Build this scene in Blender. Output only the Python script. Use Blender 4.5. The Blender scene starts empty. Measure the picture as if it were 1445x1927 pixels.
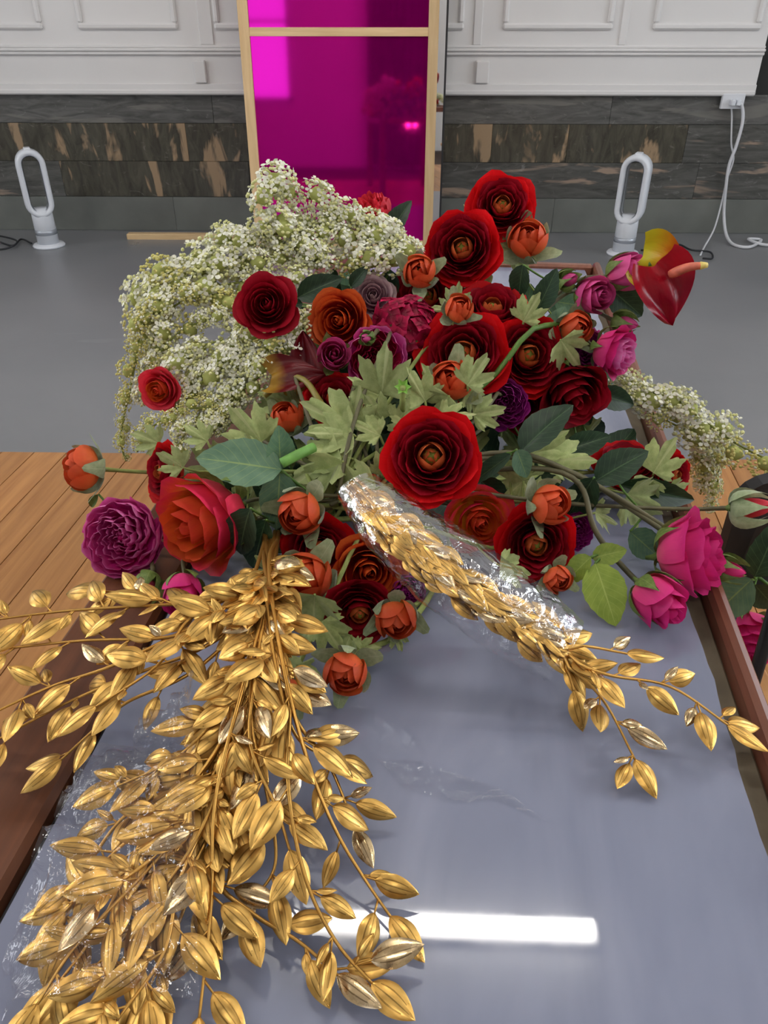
import bpy, math, random
from mathutils import Vector, Matrix, noise
random.seed(7)
SC = bpy.context.scene
COL = SC.collection
# ------------------------------------------------------------------ camera
FPX, CXP, CYP = 1448.0, 722.5, 963.5
PITCH, YAW, CAMH = math.radians(33.6), math.radians(1.2), 1.365
cd = bpy.data.cameras.new('camera'); cam = bpy.data.objects.new('camera', cd); COL.objects.link(cam)
cd.sensor_fit = 'VERTICAL'; cd.sensor_height = 24.0; cd.lens = 24.0 * FPX / 1927.0
cd.clip_start = 0.02; cd.clip_end = 60
cam.location = (0, 0, CAMH); cam.rotation_euler = (math.pi / 2 - PITCH, 0, YAW)
SC.camera = cam
CR = cam.rotation_euler.to_matrix()
CRIGHT, CUP, CFWD = CR @ Vector((1, 0, 0)), CR @ Vector((0, 1, 0)), CR @ Vector((0, 0, -1))
CLOC = Vector((0, 0, CAMH))
# ------------------------------------------------------------------ world, exposure
w = bpy.data.worlds.new('world'); SC.world = w; w.use_nodes = True
w.node_tree.nodes['Background'].inputs[0].default_value = (.75, .86, 1, 1)
w.node_tree.nodes['Background'].inputs[1].default_value = 1.0
SC.view_settings.view_transform = 'Standard'; SC.view_settings.look = 'None'
SC.view_settings.gamma = 1; SC.view_settings.use_curve_mapping = False
SC.view_settings.exposure = -0.52
ROOM_X0, ROOM_X1, ROOM_Y0, WALL_Y, CEIL = -4.6, 4.6, -4.2, 5.68, 4.0
def window_light(name, loc, rot, sx, sy, power, col):
    l = bpy.data.lights.new(name, 'AREA'); l.shape = 'RECTANGLE'; l.size = sx; l.size_y = sy
    l.energy = power; l.color = col
    o = bpy.data.objects.new(name, l); COL.objects.link(o); o.location = loc; o.rotation_euler = rot
    return o
# daylight entering by the tall windows of the room (two left, two right, one in the rear wall)
HALF = math.pi / 2
for i, (yy, pw) in enumerate(((0.6, 95), (3.4, 75))):
    window_light('daylight', (ROOM_X0 - .02, yy, 2.15), (0, -HALF, 0), 2.3, 1.5, pw, (.93, .96, 1))
for i, (yy, pw) in enumerate(((0.6, 120), (3.6, 90))):
    window_light('daylight', (ROOM_X1 + .02, yy, 2.15), (0, HALF, 0), 2.3, 1.5, pw, (.85, .92, 1))
window_light('daylight', (-2.6, ROOM_Y0 - .02, 2.15), (HALF, 0, 0), 1.5, 2.3, 26, (.62, .70, 1))

# ------------------------------------------------------------------ helpers: projection
def ray(px, py):
    return (CR @ Vector(((px - CXP) / FPX, -(py - CYP) / FPX, -1))).normalized()
def P(px, py, Y=None, z=None):
    d = ray(px, py)
    t = (Y / d.y) if Y is not None else ((z - CAMH) / d.z)
    return CLOC + d * t
def PM(px, p):                                     # pixel length at point p -> metres
    return px * (p - CLOC).dot(CFWD) / FPX
def facing(p, u, v):
    return ((CLOC - p).normalized() + CRIGHT * u + CUP * v).normalized()
def frame(zdir, roll=0.0, hint=Vector((0, 0, 1))):
    z = zdir.normalized(); x = hint.cross(z)
    if x.length < 1e-3: x = Vector((1, 0, 0))
    x.normalize(); y = z.cross(x)
    m = Matrix((x, y, z)).transposed()
    return m.to_4x4() @ Matrix.Rotation(roll, 4, 'Z')
def TRS(loc, rot4, s):
    sm = Matrix.Diagonal((s, s, s, 1)) if isinstance(s, (int, float)) else Matrix.Diagonal((*s, 1))
    return Matrix.Translation(loc) @ rot4 @ sm
# ------------------------------------------------------------------ helpers: objects
WM = {}
def mesh(name, vs, fs, mats, mi=None, uvs=None, smooth=True):
    me = bpy.data.meshes.new(name); me.from_pydata([tuple(v) for v in vs], [], fs)
    for m in (mats if isinstance(mats, (list, tuple)) else [mats]): me.materials.append(m)
    if mi: me.polygons.foreach_set('material_index', mi)
    if smooth: me.polygons.foreach_set('use_smooth', [True] * len(me.polygons))
    if uvs:
        ul = me.uv_layers.new(name='UVMap')
        for l in me.loops: ul.data[l.index].uv = uvs[l.vertex_index]
    me.update(); return me
def tag(o, label=None, cat=None, group=None, kind=None):
    if label: o['label'] = label
    if cat: o['category'] = cat
    if group: o['group'] = group
    if kind: o['kind'] = kind
    return o
def put(name, data, M=None, parent=None):
    M = M or Matrix.Identity(4)
    o = bpy.data.objects.new(name, data); COL.objects.link(o); WM[o] = M
    if parent is not None:
        o.parent = parent; o.matrix_local = WM[parent].inverted() @ M
    else: o.matrix_world = M
    return o
def thing(name, loc, label, cat, group=None, rz=0):
    o = put(name, None, Matrix.Translation(loc) @ Matrix.Rotation(rz, 4, 'Z')); o.empty_display_size = .03
    return tag(o, label, cat, group)
def copy_mat(o, mat): pass
class MB:
    def __init__(s): s.v = []; s.f = []; s.mi = []
    def add(s, vs, fs, mi=0):
        b = len(s.v); s.v += [Vector(v) for v in vs]; s.f += [[i + b for i in f] for f in fs]; s.mi += [mi] * len(fs); return s
    def box(s, lo, hi, mi=0, M=None, bev=0):
        x0, y0, z0 = lo; x1, y1, z1 = hi
        if bev:
            b = bev; vs = []; 
            ring = [(x0 + b, y0), (x1 - b, y0), (x1, y0 + b), (x1, y1 - b), (x1 - b, y1), (x0 + b, y1), (x0, y1 - b), (x0, y0 + b)]
            ringi = [(x0 + b, y0 + b), (x1 - b, y0 + b), (x1 - b, y0 + b), (x1 - b, y1 - b), (x1 - b, y1 - b), (x0 + b, y1 - b), (x0 + b, y1 - b), (x0 + b, y0 + b)]
            vs = [(x, y, z0) for x, y in ring] + [(x, y, z1 - b) for x, y in ring] + [(x, y, z1) for x, y in ringi]
            fs = [list(range(7, -1, -1))] + [[i, (i + 1) % 8, 8 + (i + 1) % 8, 8 + i] for i in range(8)] + [[8 + i, 8 + (i + 1) % 8, 16 + (i + 1) % 8, 16 + i] for i in range(8)]
            fs += [[16, 18, 20, 22]]
        else:
            vs = [(x, y, z) for z in (z0, z1) for x, y in ((x0, y0), (x1, y0), (x1, y1), (x0, y1))]
            fs = [[3, 2, 1, 0], [4, 5, 6, 7]] + [[i, (i + 1) % 4, 4 + (i + 1) % 4, 4 + i] for i in range(4)]
        if M: vs = [M @ Vector(v) for v in vs]
        return s.add(vs, fs, mi)
    def lathe(s, prof, n=24, mi=0, M=None, sy=1.0):
        vs = []; fs = []
        for r, z in prof:
            for k in range(n):
                a = 2 * math.pi * k / n; vs.append((r * math.cos(a), sy * r * math.sin(a), z))
        for i in range(len(prof) - 1):
            for k in range(n): fs.append([i * n + k, i * n + (k + 1) % n, (i + 1) * n + (k + 1) % n, (i + 1) * n + k])
        fs.append([k for k in range(n - 1, -1, -1)]); fs.append([(len(prof) - 1) * n + k for k in range(n)])
        if M: vs = [M @ Vector(v) for v in vs]
        return s.add(vs, fs, mi)
    def tube(s, pts, r, n=6, mi=0):
        pts = [Vector(p) for p in pts]; N = len(pts)
        rr = r if isinstance(r, (list, tuple)) else [r] * N
        up = Vector((0, 0, 1)); vs = []; fs = []; prev = None
        for i, p in enumerate(pts):
            t = (pts[min(i + 1, N - 1)] - pts[max(i - 1, 0)])
            if t.length < 1e-9: t = Vector((0, 0, 1))
            t.normalize()
            x = (prev - t * prev.dot(t)) if prev else t.cross(up if abs(t.z) < .9 else Vector((1, 0, 0)))
            if x.length < 1e-6: x = t.orthogonal()
            x.normalize(); prev = x; y = t.cross(x)
            for k in range(n):
                a = 2 * math.pi * k / n; vs.append(p + (x * math.cos(a) + y * math.sin(a)) * rr[i])
        for i in range(N - 1):
            for k in range(n): fs.append([i * n + k, i * n + (k + 1) % n, (i + 1) * n + (k + 1) % n, (i + 1) * n + k])
        fs.append(list(range(n - 1, -1, -1))); fs.append([(N - 1) * n + k for k in range(n)])
        return s.add(vs, fs, mi)
    def me(s, name, mats, smooth=False): return mesh(name, s.v, s.f, mats, s.mi, None, smooth)
def spline(pts, n):
    pts = [Vector(p) for p in pts]
    if len(pts) == 2: return [pts[0].lerp(pts[1], i / (n - 1)) for i in range(n)]
    q = [pts[0] * 2 - pts[1]] + pts + [pts[-1] * 2 - pts[-2]]; out = []
    S = len(pts) - 1
    for i in range(n):
        t = i / (n - 1) * S; k = min(int(t), S - 1); t -= k
        a, b, c, d = q[k:k + 4]
        out.append(.5 * ((2 * b) + (c - a) * t + (2 * a - 5 * b + 4 * c - d) * t * t + (3 * b - a - 3 * c + d) * t ** 3))
    return out
def bez(p, t):
    a, b, c, d = p; s = 1 - t
    return tuple(s ** 3 * a[i] + 3 * s * s * t * b[i] + 3 * s * t * t * c[i] + t ** 3 * d[i] for i in range(2))
# ------------------------------------------------------------------ helpers: materials
def srgb(r, g, b):
    f = lambda c: (c / 255 / 12.92) if c / 255 <= .04045 else ((c / 255 + .055) / 1.055) ** 2.4
    return (f(r), f(g), f(b), 1)
class NT:
    def __init__(s, name):
        s.m = bpy.data.materials.new(name); s.m.use_nodes = True; s.t = s.m.node_tree
        s.b = s.t.nodes['Principled BSDF']; s.out = s.t.nodes['Material Output']
    def n(s, ty, **k):
        o = s.t.nodes.new(ty)
        for a, v in k.items():
            if a in o.inputs.keys() if isinstance(a, str) else False: o.inputs[a].default_value = v
            else: setattr(o, a, v)
        return o
    def l(s, a, b): s.t.links.new(a, b)
    def inp(s, **k):
        for a, v in k.items(): s.b.inputs[a.replace('_', ' ')].default_value = v
        return s
    def ramp(s, fac, stops, interp='LINEAR'):
        r = s.n('ShaderNodeValToRGB'); e = r.color_ramp.elements; r.color_ramp.interpolation = interp
        while len(e) < len(stops): e.new(.5)
        for i, (p, c) in enumerate(stops): e[i].position = p; e[i].color = c
        s.l(fac, r.inputs[0]); return r.outputs[0]
    def noise(s, vec, scale, detail=3, rough=.5, dist=0):
        o = s.n('ShaderNodeTexNoise'); o.inputs['Scale'].default_value = scale; o.inputs['Detail'].default_value = detail
        o.inputs['Roughness'].default_value = rough; o.inputs['Distortion'].default_value = dist
        if vec: s.l(vec, o.inputs['Vector'])
        return o.outputs[0]
    def mapping(s, vec, scale=(1, 1, 1), rot=(0, 0, 0), loc=(0, 0, 0)):
        o = s.n('ShaderNodeMapping'); o.inputs['Scale'].default_value = scale; o.inputs['Rotation'].default_value = rot
        o.inputs['Location'].default_value = loc; s.l(vec, o.inputs[0]); return o.outputs[0]
    def coord(s, k='Object'): return s.n('ShaderNodeTexCoord').outputs[k]
    def bump(s, h, st=.2, dist=.01):
        o = s.n('ShaderNodeBump'); o.inputs['Strength'].default_value = st; o.inputs['Distance'].default_value = dist
        s.l(h, o.inputs['Height']); s.l(o.outputs[0], s.b.inputs['Normal']); return o
    def mix(s, f, a, b, mode='MIX'):
        o = s.n('ShaderNodeMix', data_type='RGBA', blend_type=mode)
        for sk, v in ((o.inputs[0], f), (o.inputs[6], a), (o.inputs[7], b)):
            if hasattr(v, 'is_linked') or hasattr(v, 'links'): s.l(v, sk)
            else: sk.default_value = v
        return o.outputs[2]
    def math(s, op, a, b=0.0):
        o = s.n('ShaderNodeMath', operation=op)
        for sk, v in ((o.inputs[0], a), (o.inputs[1], b)):
            if hasattr(v, 'links'): s.l(v, sk)
            else: sk.default_value = v
        return o.outputs[0]
def plain(name, col, rough=.5, metal=0, spec=.5, nscale=0, amt=.15, bump=0):
    m = NT(name); m.inp(Base_Color=col, Roughness=rough, Metallic=metal)
    m.b.inputs['Specular IOR Level'].default_value = spec
    if nscale:
        f = m.noise(m.coord(), nscale, 4)
        dk = tuple(c * (1 - amt) for c in col[:3]) + (1,); lt = tuple(min(1, c * (1 + amt)) for c in col[:3]) + (1,)
        m.l(m.ramp(f, [(.3, dk), (.7, lt)]), m.b.inputs['Base Color'])
        if bump: m.bump(f, bump, .005)
    return m.m
def petal_mat(name, stops, rough=.5, trans=.22, sheen=.0, vein=.16, inner=None):
    m = NT(name); m.inp(Roughness=rough); m.b.inputs['Sheen Weight'].default_value = sheen
    m.b.inputs['Specular IOR Level'].default_value = .3
    uv = m.n('ShaderNodeUVMap').outputs[0]; sep = m.n('ShaderNodeSeparateXYZ'); m.l(uv, sep.inputs[0])
    nz = m.noise(m.mapping(uv, (3, 1.2, 1)), 3, 3)
    f = m.math('ADD', sep.outputs[1], m.math('MULTIPLY', m.math('SUBTRACT', nz, .5), .22))
    c = m.ramp(f, stops)
    if inner: c = m.mix(m.n('ShaderNodeNewGeometry').outputs['Backfacing'], c, m.ramp(f, inner))
    vz = m.noise(m.mapping(uv, (26, 1.2, 1)), 2.2, 2)
    rnd = m.n('ShaderNodeObjectInfo').outputs['Random']
    c2 = m.mix(m.math('MULTIPLY', vz, vein), c, (0.02, 0, 0.01, 1), 'MIX')
    hs = m.n('ShaderNodeHueSaturation'); m.l(c2, hs.inputs['Color'])
    m.l(m.math('ADD', m.math('MULTIPLY', rnd, .3), .85), hs.inputs['Value'])
    m.l(hs.outputs[0], m.b.inputs['Base Color'])
    m.bump(vz, .12, .002)
    tr = m.n('ShaderNodeBsdfTranslucent'); m.l(hs.outputs[0], tr.inputs[0])
    mx = m.n('ShaderNodeMixShader'); mx.inputs[0].default_value = trans
    m.l(m.b.outputs[0], mx.inputs[1]); m.l(tr.outputs[0], mx.inputs[2]); m.l(mx.outputs[0], m.out.inputs[0])
    return m.m
def leaf_mat(name, c1, c2, veincol, rough=.45, side=14, spec=.4, fuzz=0):
    m = NT(name); m.inp(Roughness=rough); m.b.inputs['Specular IOR Level'].default_value = spec
    m.b.inputs['Sheen Weight'].default_value = fuzz
    uv = m.n('ShaderNodeUVMap').outputs[0]; sep = m.n('ShaderNodeSeparateXYZ'); m.l(uv, sep.inputs[0])
    ux = m.math('ABSOLUTE', m.math('SUBTRACT', sep.outputs[0], .5))
    mid = m.math('LESS_THAN', ux, .018)
    k = m.math('FRACT', m.math('MULTIPLY', m.math('SUBTRACT', sep.outputs[1], m.math('MULTIPLY', ux, .55)), side * .6))
    sv = m.math('MULTIPLY', m.math('LESS_THAN', k, .1), .45)
    vv = m.math('MAXIMUM', mid, sv)
    nz = m.noise(m.coord('Object'), 5, 4)
    base = m.ramp(nz, [(.3, c1), (.72, c2)])
    rnd = m.n('ShaderNodeObjectInfo').outputs['Random']
    hs = m.n('ShaderNodeHueSaturation'); m.l(m.mix(m.math('MULTIPLY', vv, .6), base, veincol), hs.inputs['Color'])
    m.l(m.math('ADD', m.math('MULTIPLY', rnd, .4), .8), hs.inputs['Value'])
    m.l(hs.outputs[0], m.b.inputs['Base Color']); m.bump(vv, -.25, .004)
    tr = m.n('ShaderNodeBsdfTranslucent'); m.l(hs.outputs[0], tr.inputs[0])
    mx = m.n('ShaderNodeMixShader'); mx.inputs[0].default_value = .15
    m.l(m.b.outputs[0], mx.inputs[1]); m.l(tr.outputs[0], mx.inputs[2]); m.l(mx.outputs[0], m.out.inputs[0])
    return m.m
# ---- setting materials
def m_wall_white():
    return plain('white_paint', srgb(226, 224, 222), .45, 0, .4, 1.2, .03)
def m_marble(name, vert, dark, patch, pale):
    m = NT(name); m.inp(Roughness=.22); co = m.coord(); rnd = m.n('ShaderNodeObjectInfo').outputs['Random']
    cb = m.n('ShaderNodeCombineXYZ'); m.l(m.math('MULTIPLY', rnd, 40), cb.inputs[0]); m.l(m.math('MULTIPLY', rnd, 17), cb.inputs[2])
    va = m.n('ShaderNodeVectorMath', operation='ADD'); m.l(co, va.inputs[0]); m.l(cb.outputs[0], va.inputs[1])
    mp = m.mapping(va.outputs[0], (7, 1, 1.9) if vert else (1.6, 1, 9), (0, .35 if vert else .08, 0))
    n1 = m.noise(mp, 1.0, 4, .55, .6); n2 = m.noise(mp, 2.6, 5, .6, 1.2)
    c = m.ramp(n2, [(.3, dark), (.75, tuple(min(1, x * 2.6) for x in dark[:3]) + (1,))])
    c = m.mix(m.ramp(n1, [(.565, (0, 0, 0, 1)), (.63, (.85, .85, .85, 1))]), c, patch)
    n3 = m.noise(m.mapping(va.outputs[0], (3, 1, 6), (0, 1.0, 0)), 2.5, 6, .6, 2)
    c = m.mix(m.ramp(n3, [(.62, (0, 0, 0, 1)), (.70, (.35, .35, .35, 1))]), c, pale)
    m.l(c, m.b.inputs['Base Color']); return m.m
def m_wood(name, c1, c2, axis='X', rough=.45, spec=.4, knots=0, s=1.0):
    m = NT(name); m.inp(Roughness=rough); m.b.inputs['Specular IOR Level'].default_value = spec
    co = m.coord(); rnd = m.n('ShaderNodeObjectInfo').outputs['Random']
    cb = m.n('ShaderNodeCombineXYZ')
    for k in range(3): m.l(m.math('MULTIPLY', rnd, (31, 17, 11)[k]), cb.inputs[k])
    va = m.n('ShaderNodeVectorMath', operation='ADD'); m.l(co, va.inputs[0]); m.l(cb.outputs[0], va.inputs[1])
    sc = {'X': (1.5, 22, 22), 'Y': (22, 1.5, 22), 'Z': (22, 22, 1.5)}[axis]
    f = m.noise(m.mapping(va.outputs[0], tuple(x * s for x in sc)), 1.6, 5, .6, .5)
    c = m.ramp(f, [(.28, c1), (.72, c2)])
    hs = m.n('ShaderNodeHueSaturation'); m.l(c, hs.inputs['Color']); m.l(m.math('ADD', m.math('MULTIPLY', rnd, .32), .84), hs.inputs['Value'])
    c = hs.outputs[0]
    if knots:
        kn = m.n('ShaderNodeTexVoronoi'); kn.inputs['Scale'].default_value = 1
        m.l(m.mapping(va.outputs[0], (2.2, 9, 9) if axis == 'X' else (9, 2.2, 9)), kn.inputs['Vector'])
        c = m.mix(m.ramp(kn.outputs['Distance'], [(.03, (.9, .9, .9, 1)), (.10, (0, 0, 0, 1))]), c, (.03, .015, .008, 1))
    m.l(c, m.b.inputs['Base Color']); m.bump(f, .08, .003); return m.m
def m_floor():
    m = NT('grey_floor_paint'); m.inp(Roughness=.32); co = m.coord()
    a = m.noise(co, .9, 5, .6, .4); b = m.noise(m.mapping(co, (.5, 3, 1), (0, 0, .2)), 1.3, 5, .65)
    c = m.ramp(a, [(.3, srgb(116, 118, 121)), (.7, srgb(132, 133, 135))])
    c = m.mix(m.ramp(b, [(.66, (0, 0, 0, 1)), (.78, (.3, .3, .3, 1))]), c, srgb(190, 192, 195))
    m.l(c, m.b.inputs['Base Color']); m.l(m.ramp(a, [(.3, (.26,) * 3 + (1,)), (.8, (.38,) * 3 + (1,))]), m.b.inputs['Roughness'])
    m.bump(a, .03, .01); return m.m
def m_table():
    m = NT('glossy_blue_grey_paint'); m.inp(Roughness=.04); co = m.coord()
    a = m.noise(m.mapping(co, (1.5, 4.5, 1), (0, 0, .15)), 1.8, 4, .5, .7)
    b = m.noise(co, 14, 6, .7)
    c = m.ramp(a, [(.3, srgb(122, 128, 149)), (.72, srgb(148, 153, 173))])
    c = m.mix(m.ramp(b, [(.67, (0, 0, 0, 1)), (.75, (.16, .16, .16, 1))]), c, srgb(190, 195, 205))
    m.l(c, m.b.inputs['Base Color'])
    m.l(m.ramp(b, [(.4, (.025,) * 3 + (1,)), (.85, (.09,) * 3 + (1,))]), m.b.inputs['Roughness'])
    m.bump(m.noise(co, 3, 2), .012, .01); return m.m
def m_film(name, base=.06, bs=55, st=.9):
    m = NT(name); co = m.coord()
    h = m.noise(co, bs, 4, .65, 1.5)
    v = m.n('ShaderNodeTexVoronoi', feature='DISTANCE_TO_EDGE'); v.inputs['Scale'].default_value = bs * .8
    m.l(m.mapping(co, (1, 1.6, 1.2), (.3, .2, .5)), v.inputs['Vector'])
    hh = m.math('ADD', h, m.math('MULTIPLY', m.math('MINIMUM', v.outputs['Distance'], .12), 2.5))
    bp = m.n('ShaderNodeBump'); bp.inputs['Strength'].default_value = st; bp.inputs['Distance'].default_value = .004; m.l(hh, bp.inputs['Height'])
    gl = m.n('ShaderNodeBsdfGlossy'); gl.inputs['Roughness'].default_value = .06; gl.inputs[0].default_value = (1, 1, 1, 1); m.l(bp.outputs[0], gl.inputs['Normal'])
    tr = m.n('ShaderNodeBsdfTransparent'); tr.inputs[0].default_value = (1, 1, 1, 1)
    fr = m.n('ShaderNodeFresnel'); fr.inputs[0].default_value = 1.5; m.l(bp.outputs[0], fr.inputs[1])
    mx = m.n('ShaderNodeMixShader'); m.l(m.math('MINIMUM', m.math('ADD', m.math('MULTIPLY', fr.outputs[0], .38), base), .55), mx.inputs[0])
    m.l(tr.outputs[0], mx.inputs[1]); m.l(gl.outputs[0], mx.inputs[2]); m.l(mx.outputs[0], m.out.inputs[0]); return m.m
def m_gold(name, c1, c2, rough=.33, ribs=False):
    m = NT(name); m.inp(Metallic=.93, Roughness=rough); co = m.coord(); rnd = m.n('ShaderNodeObjectInfo').outputs['Random']
    f = m.noise(m.mapping(co, (7, 1.6, 7)), 1.2, 3, .5); g = m.noise(co, 6, 3)
    hs = m.n('ShaderNodeHueSaturation'); m.l(m.ramp(f, [(.25, c1), (.75, c2)]), hs.inputs['Color'])
    m.l(m.math('ADD', m.math('MULTIPLY', rnd, .3), .85), hs.inputs['Value']); m.l(hs.outputs[0], m.b.inputs['Base Color'])
    m.l(m.ramp(g, [(.3, (rough - .1,) * 3 + (1,)), (.7, (rough + .15,) * 3 + (1,))]), m.b.inputs['Roughness'])
    if ribs:
        sep = m.n('ShaderNodeSeparateXYZ'); m.l(m.n('ShaderNodeUVMap').outputs[0], sep.inputs[0])
        ux = m.math('ABSOLUTE', m.math('SUBTRACT', sep.outputs[0], .5)); vz = sep.outputs[1]
        cen = m.math('MULTIPLY', m.math('LESS_THAN', ux, .024), m.math('LESS_THAN', vz, .86))
        sd = m.math('MULTIPLY', m.math('LESS_THAN', m.math('ABSOLUTE', m.math('SUBTRACT', ux, .23)), .026), m.math('MULTIPLY', m.math('GREATER_THAN', vz, .16), m.math('LESS_THAN', vz, .74)))
        g2 = m.math('MAXIMUM', cen, sd)
        m.l(m.mix(m.math('MULTIPLY', g2, .6), hs.outputs[0], srgb(84, 54, 22)), m.b.inputs['Base Color'])
        m.bump(m.math('ADD', m.math('MULTIPLY', g2, -1.0), m.math('MULTIPLY', f, .12)), .4, .0035)
    else: m.bump(f, .2, .002)
    return m.m
M_WHITE = m_wall_white()
M_MARV = m_marble('dark_marble_upright_grain', True, srgb(58, 56, 48), srgb(170, 144, 114), srgb(140, 136, 128))
M_MARH = m_marble('dark_marble_level_grain', False, srgb(66, 66, 63), srgb(166, 144, 126), srgb(156, 156, 152))
M_MARG = m_marble('smoky_marble', False, srgb(72, 72, 70), srgb(120, 118, 113), srgb(150, 150, 147))
M_BASE = plain('grey_green_stone', srgb(112, 115, 110), .35, 0, .5, 3, .2)
M_GROUT = plain('dark_grout', srgb(40, 40, 38), .8)
M_FLOOR = m_floor()
M_PLANK = m_wood('honey_floorboard', srgb(158, 104, 54), srgb(194, 140, 82), 'X', .35, .5, 1)
M_GAP = plain('dark_gap', srgb(52, 32, 18), .8)
M_TABLE = m_table()
M_DWOOD = m_wood('dark_brown_wood', srgb(78, 42, 22), srgb(112, 66, 38), 'X', .4)
M_RAIL = m_wood('red_brown_wood', srgb(104, 62, 46), srgb(138, 86, 66), 'X', .35)
M_OLIVE = plain('olive_brown_edge', srgb(98, 88, 70), .6, 0, .4, 30, .2)
M_PINE = m_wood('pale_pine', srgb(206, 172, 124), srgb(228, 198, 152), 'Z', .5)
M_FANW = plain('white_plastic', srgb(226, 230, 236), .3)
M_FANS = plain('silver_plastic', srgb(176, 182, 190), .25, .4)
M_DARKP = plain('charcoal_plastic', srgb(52, 53, 56), .5, 0, .4)
M_BLACKC = plain('black_cable', srgb(38, 40, 44), .5)
M_WHITEC = plain('white_cable', srgb(222, 224, 228), .4)
M_BLACKM = plain('black_metal', srgb(22, 22, 24), .4)
M_PLY = m_wood('plywood', srgb(190, 138, 84), srgb(214, 166, 108), 'Y', .5)
M_FILM = m_film('clear_film', .02, 26, .55)
m = NT('window_glass'); gl = m.n('ShaderNodeBsdfGlossy'); gl.inputs['Roughness'].default_value = .02; tr = m.n('ShaderNodeBsdfTransparent')
mx = m.n('ShaderNodeMixShader'); fr = m.n('ShaderNodeFresnel'); m.l(m.math('MULTIPLY', fr.outputs[0], .5), mx.inputs[0]); m.l(tr.outputs[0], mx.inputs[1]); m.l(gl.outputs[0], mx.inputs[2]); m.l(mx.outputs[0], m.out.inputs[0]); M_PANE = m.m
M_FILM3 = m_film('clear_bag_film', .035, 22, .9)
M_FILM2 = m_film('clear_thin_film', .0, 26, .5)
GOLD = m_gold('gold_paint', srgb(200, 152, 74), srgb(236, 194, 112), .36, True)
GOLDST = m_gold('gold_stem', srgb(176, 128, 58), srgb(222, 176, 96), .4)
GOLDP = m_gold('gold_paint_glint', srgb(196, 166, 116), srgb(232, 208, 166), .22, True)  # paler, smoother copy of the gold: glints put into the leaf colour
m = NT('magenta_mirror_acrylic'); m.inp(Base_Color=srgb(206, 3, 146), Metallic=.8, Roughness=.05); M_ACR = m.m
m = NT('mirror_glass'); m.inp(Base_Color=(.9, .92, .95, 1), Metallic=1, Roughness=.02); M_MIRROR = m.m
def emit(name, col, st):
    m = NT(name); m.inp(Base_Color=(1, 1, 1, 1)); m.b.inputs['Emission Color'].default_value = col; m.b.inputs['Emission Strength'].default_value = st; return m.m
M_TUBE = emit('lamp_tube', (1, .96, .90, 1), 48)
M_BULB = emit('bulb', (1, .8, .6, 1), 25)

# ================================================================== SETTING
def struct(o): o['kind'] = 'structure'; return o
FW = 2.42                                         # seam between the painted floor and the boards
b = MB().box((ROOM_X0, FW, -.1), (ROOM_X1, WALL_Y, 0)); struct(put('floor', b.me('floor', M_FLOOR)))
b = MB().box((ROOM_X0, ROOM_Y0, -.1), (ROOM_X1, FW, -.022)); tfl = struct(put('floor_boards', b.me('floor_boards', M_GAP)))
tdir = ray(940, 1.5); tdir.z = 0; tdir.normalize(); tang = math.atan2(tdir.y, tdir.x)
tperp = Vector((tdir.y, -tdir.x, 0))
# floorboards run along the table's direction
PW, PG = .118, .0035
RB = Matrix.Rotation(tang, 4, 'Z')
for k in range(-16, 17):
    off = k * PW + .03
    if -0.25 < off - .0 < .25 and False: continue
    c0 = tperp * off
    # clip the board's ends to the seam and to the rear
    y0, y1 = -.9, FW
    def hit(yv): return (yv - c0.y) / tdir.y
    s0, s1 = hit(y0), hit(y1)
    cut = s0 + (s1 - s0) * (.25 + .5 * random.random())
    for a0, a1 in ((s0, cut - .0015), (cut + .0015, s1)):
        hw = PW / 2 - PG / 2
        e = tperp.y / tdir.y * hw
        vs = []
        sa0 = (a0 - e, a0 + e) if a0 == s0 else (a0, a0); sa1 = (a1 + e, a1 - e) if a1 == s1 else (a1, a1)
        for z in (-.022, 0.0):
            vs += [(sa0[0], hw, z), (sa0[1], -hw, z), (sa1[1] if a1 != s1 else a1 + e * 1, -hw, z), (sa1[0] if a1 != s1 else a1 - e * 1, hw, z)]
        if a1 == s1:
            for q in (0, 4):
                vs[q + 2] = (a1 - tperp.y / tdir.y * hw, -hw, vs[q + 2][2]); vs[q + 3] = (a1 + tperp.y / tdir.y * hw, hw, vs[q + 3][2])
        # local y axis points left of travel (-tperp)
        fs = [[3, 2, 1, 0], [4, 5, 6, 7]] + [[i, (i + 1) % 4, 4 + (i + 1) % 4, 4 + i] for i in range(4)]
        put('floorboard', mesh('floorboard', vs, fs, M_PLANK, smooth=False), Matrix.Translation(c0) @ RB, tfl)
# walls
b = MB().box((ROOM_X0, WALL_Y, -.1), (ROOM_X1, WALL_Y + .15, CEIL)); wb = struct(put('wall_back', b.me('wall_back', M_GROUT)))
def PWL(px, py, y=WALL_Y - .02): return P(px, py, Y=y)
rowy = [177, 233, 305, 372, 436]
rowz = [PWL(722, y).z for y in rowy]; rowz[-1] = 0.0
joints = [[-900, -350, 400, 1150, 1900], [-900, -20, 352, 720, 925, 1068, 1290, 1900], [-900, -250, 118, 470, 800, 1310, 1900], [-900, -300, 330, 1040, 1900]]
mats = [[M_MARG, M_MARG, M_MARG, M_MARG], [M_MARV] * 5 + [M_MARV, M_MARH], [M_MARV, M_MARH, M_MARV, M_MARV, M_MARH, M_MARH], [M_BASE] * 4]
def wall_piece(name, x0, x1, z0, z1, th, mat, bev=.004, y=WALL_Y):
    b = MB(); b.box((0, 0, 0), (x1 - x0, z1 - z0, th), 0, None, bev)
    M = Matrix.Translation((x0, y, z0)) @ Matrix.Rotation(math.pi / 2, 4, 'X')
    # shape's own axes: x along the wall, y up, z out of the wall
    vs = [Vector((v.x, -v.z, v.y)) for v in b.v]
    return put(name, mesh(name, vs, b.f, mat, smooth=False), Matrix.Translation((x0, y, z0)), wb)
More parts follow.
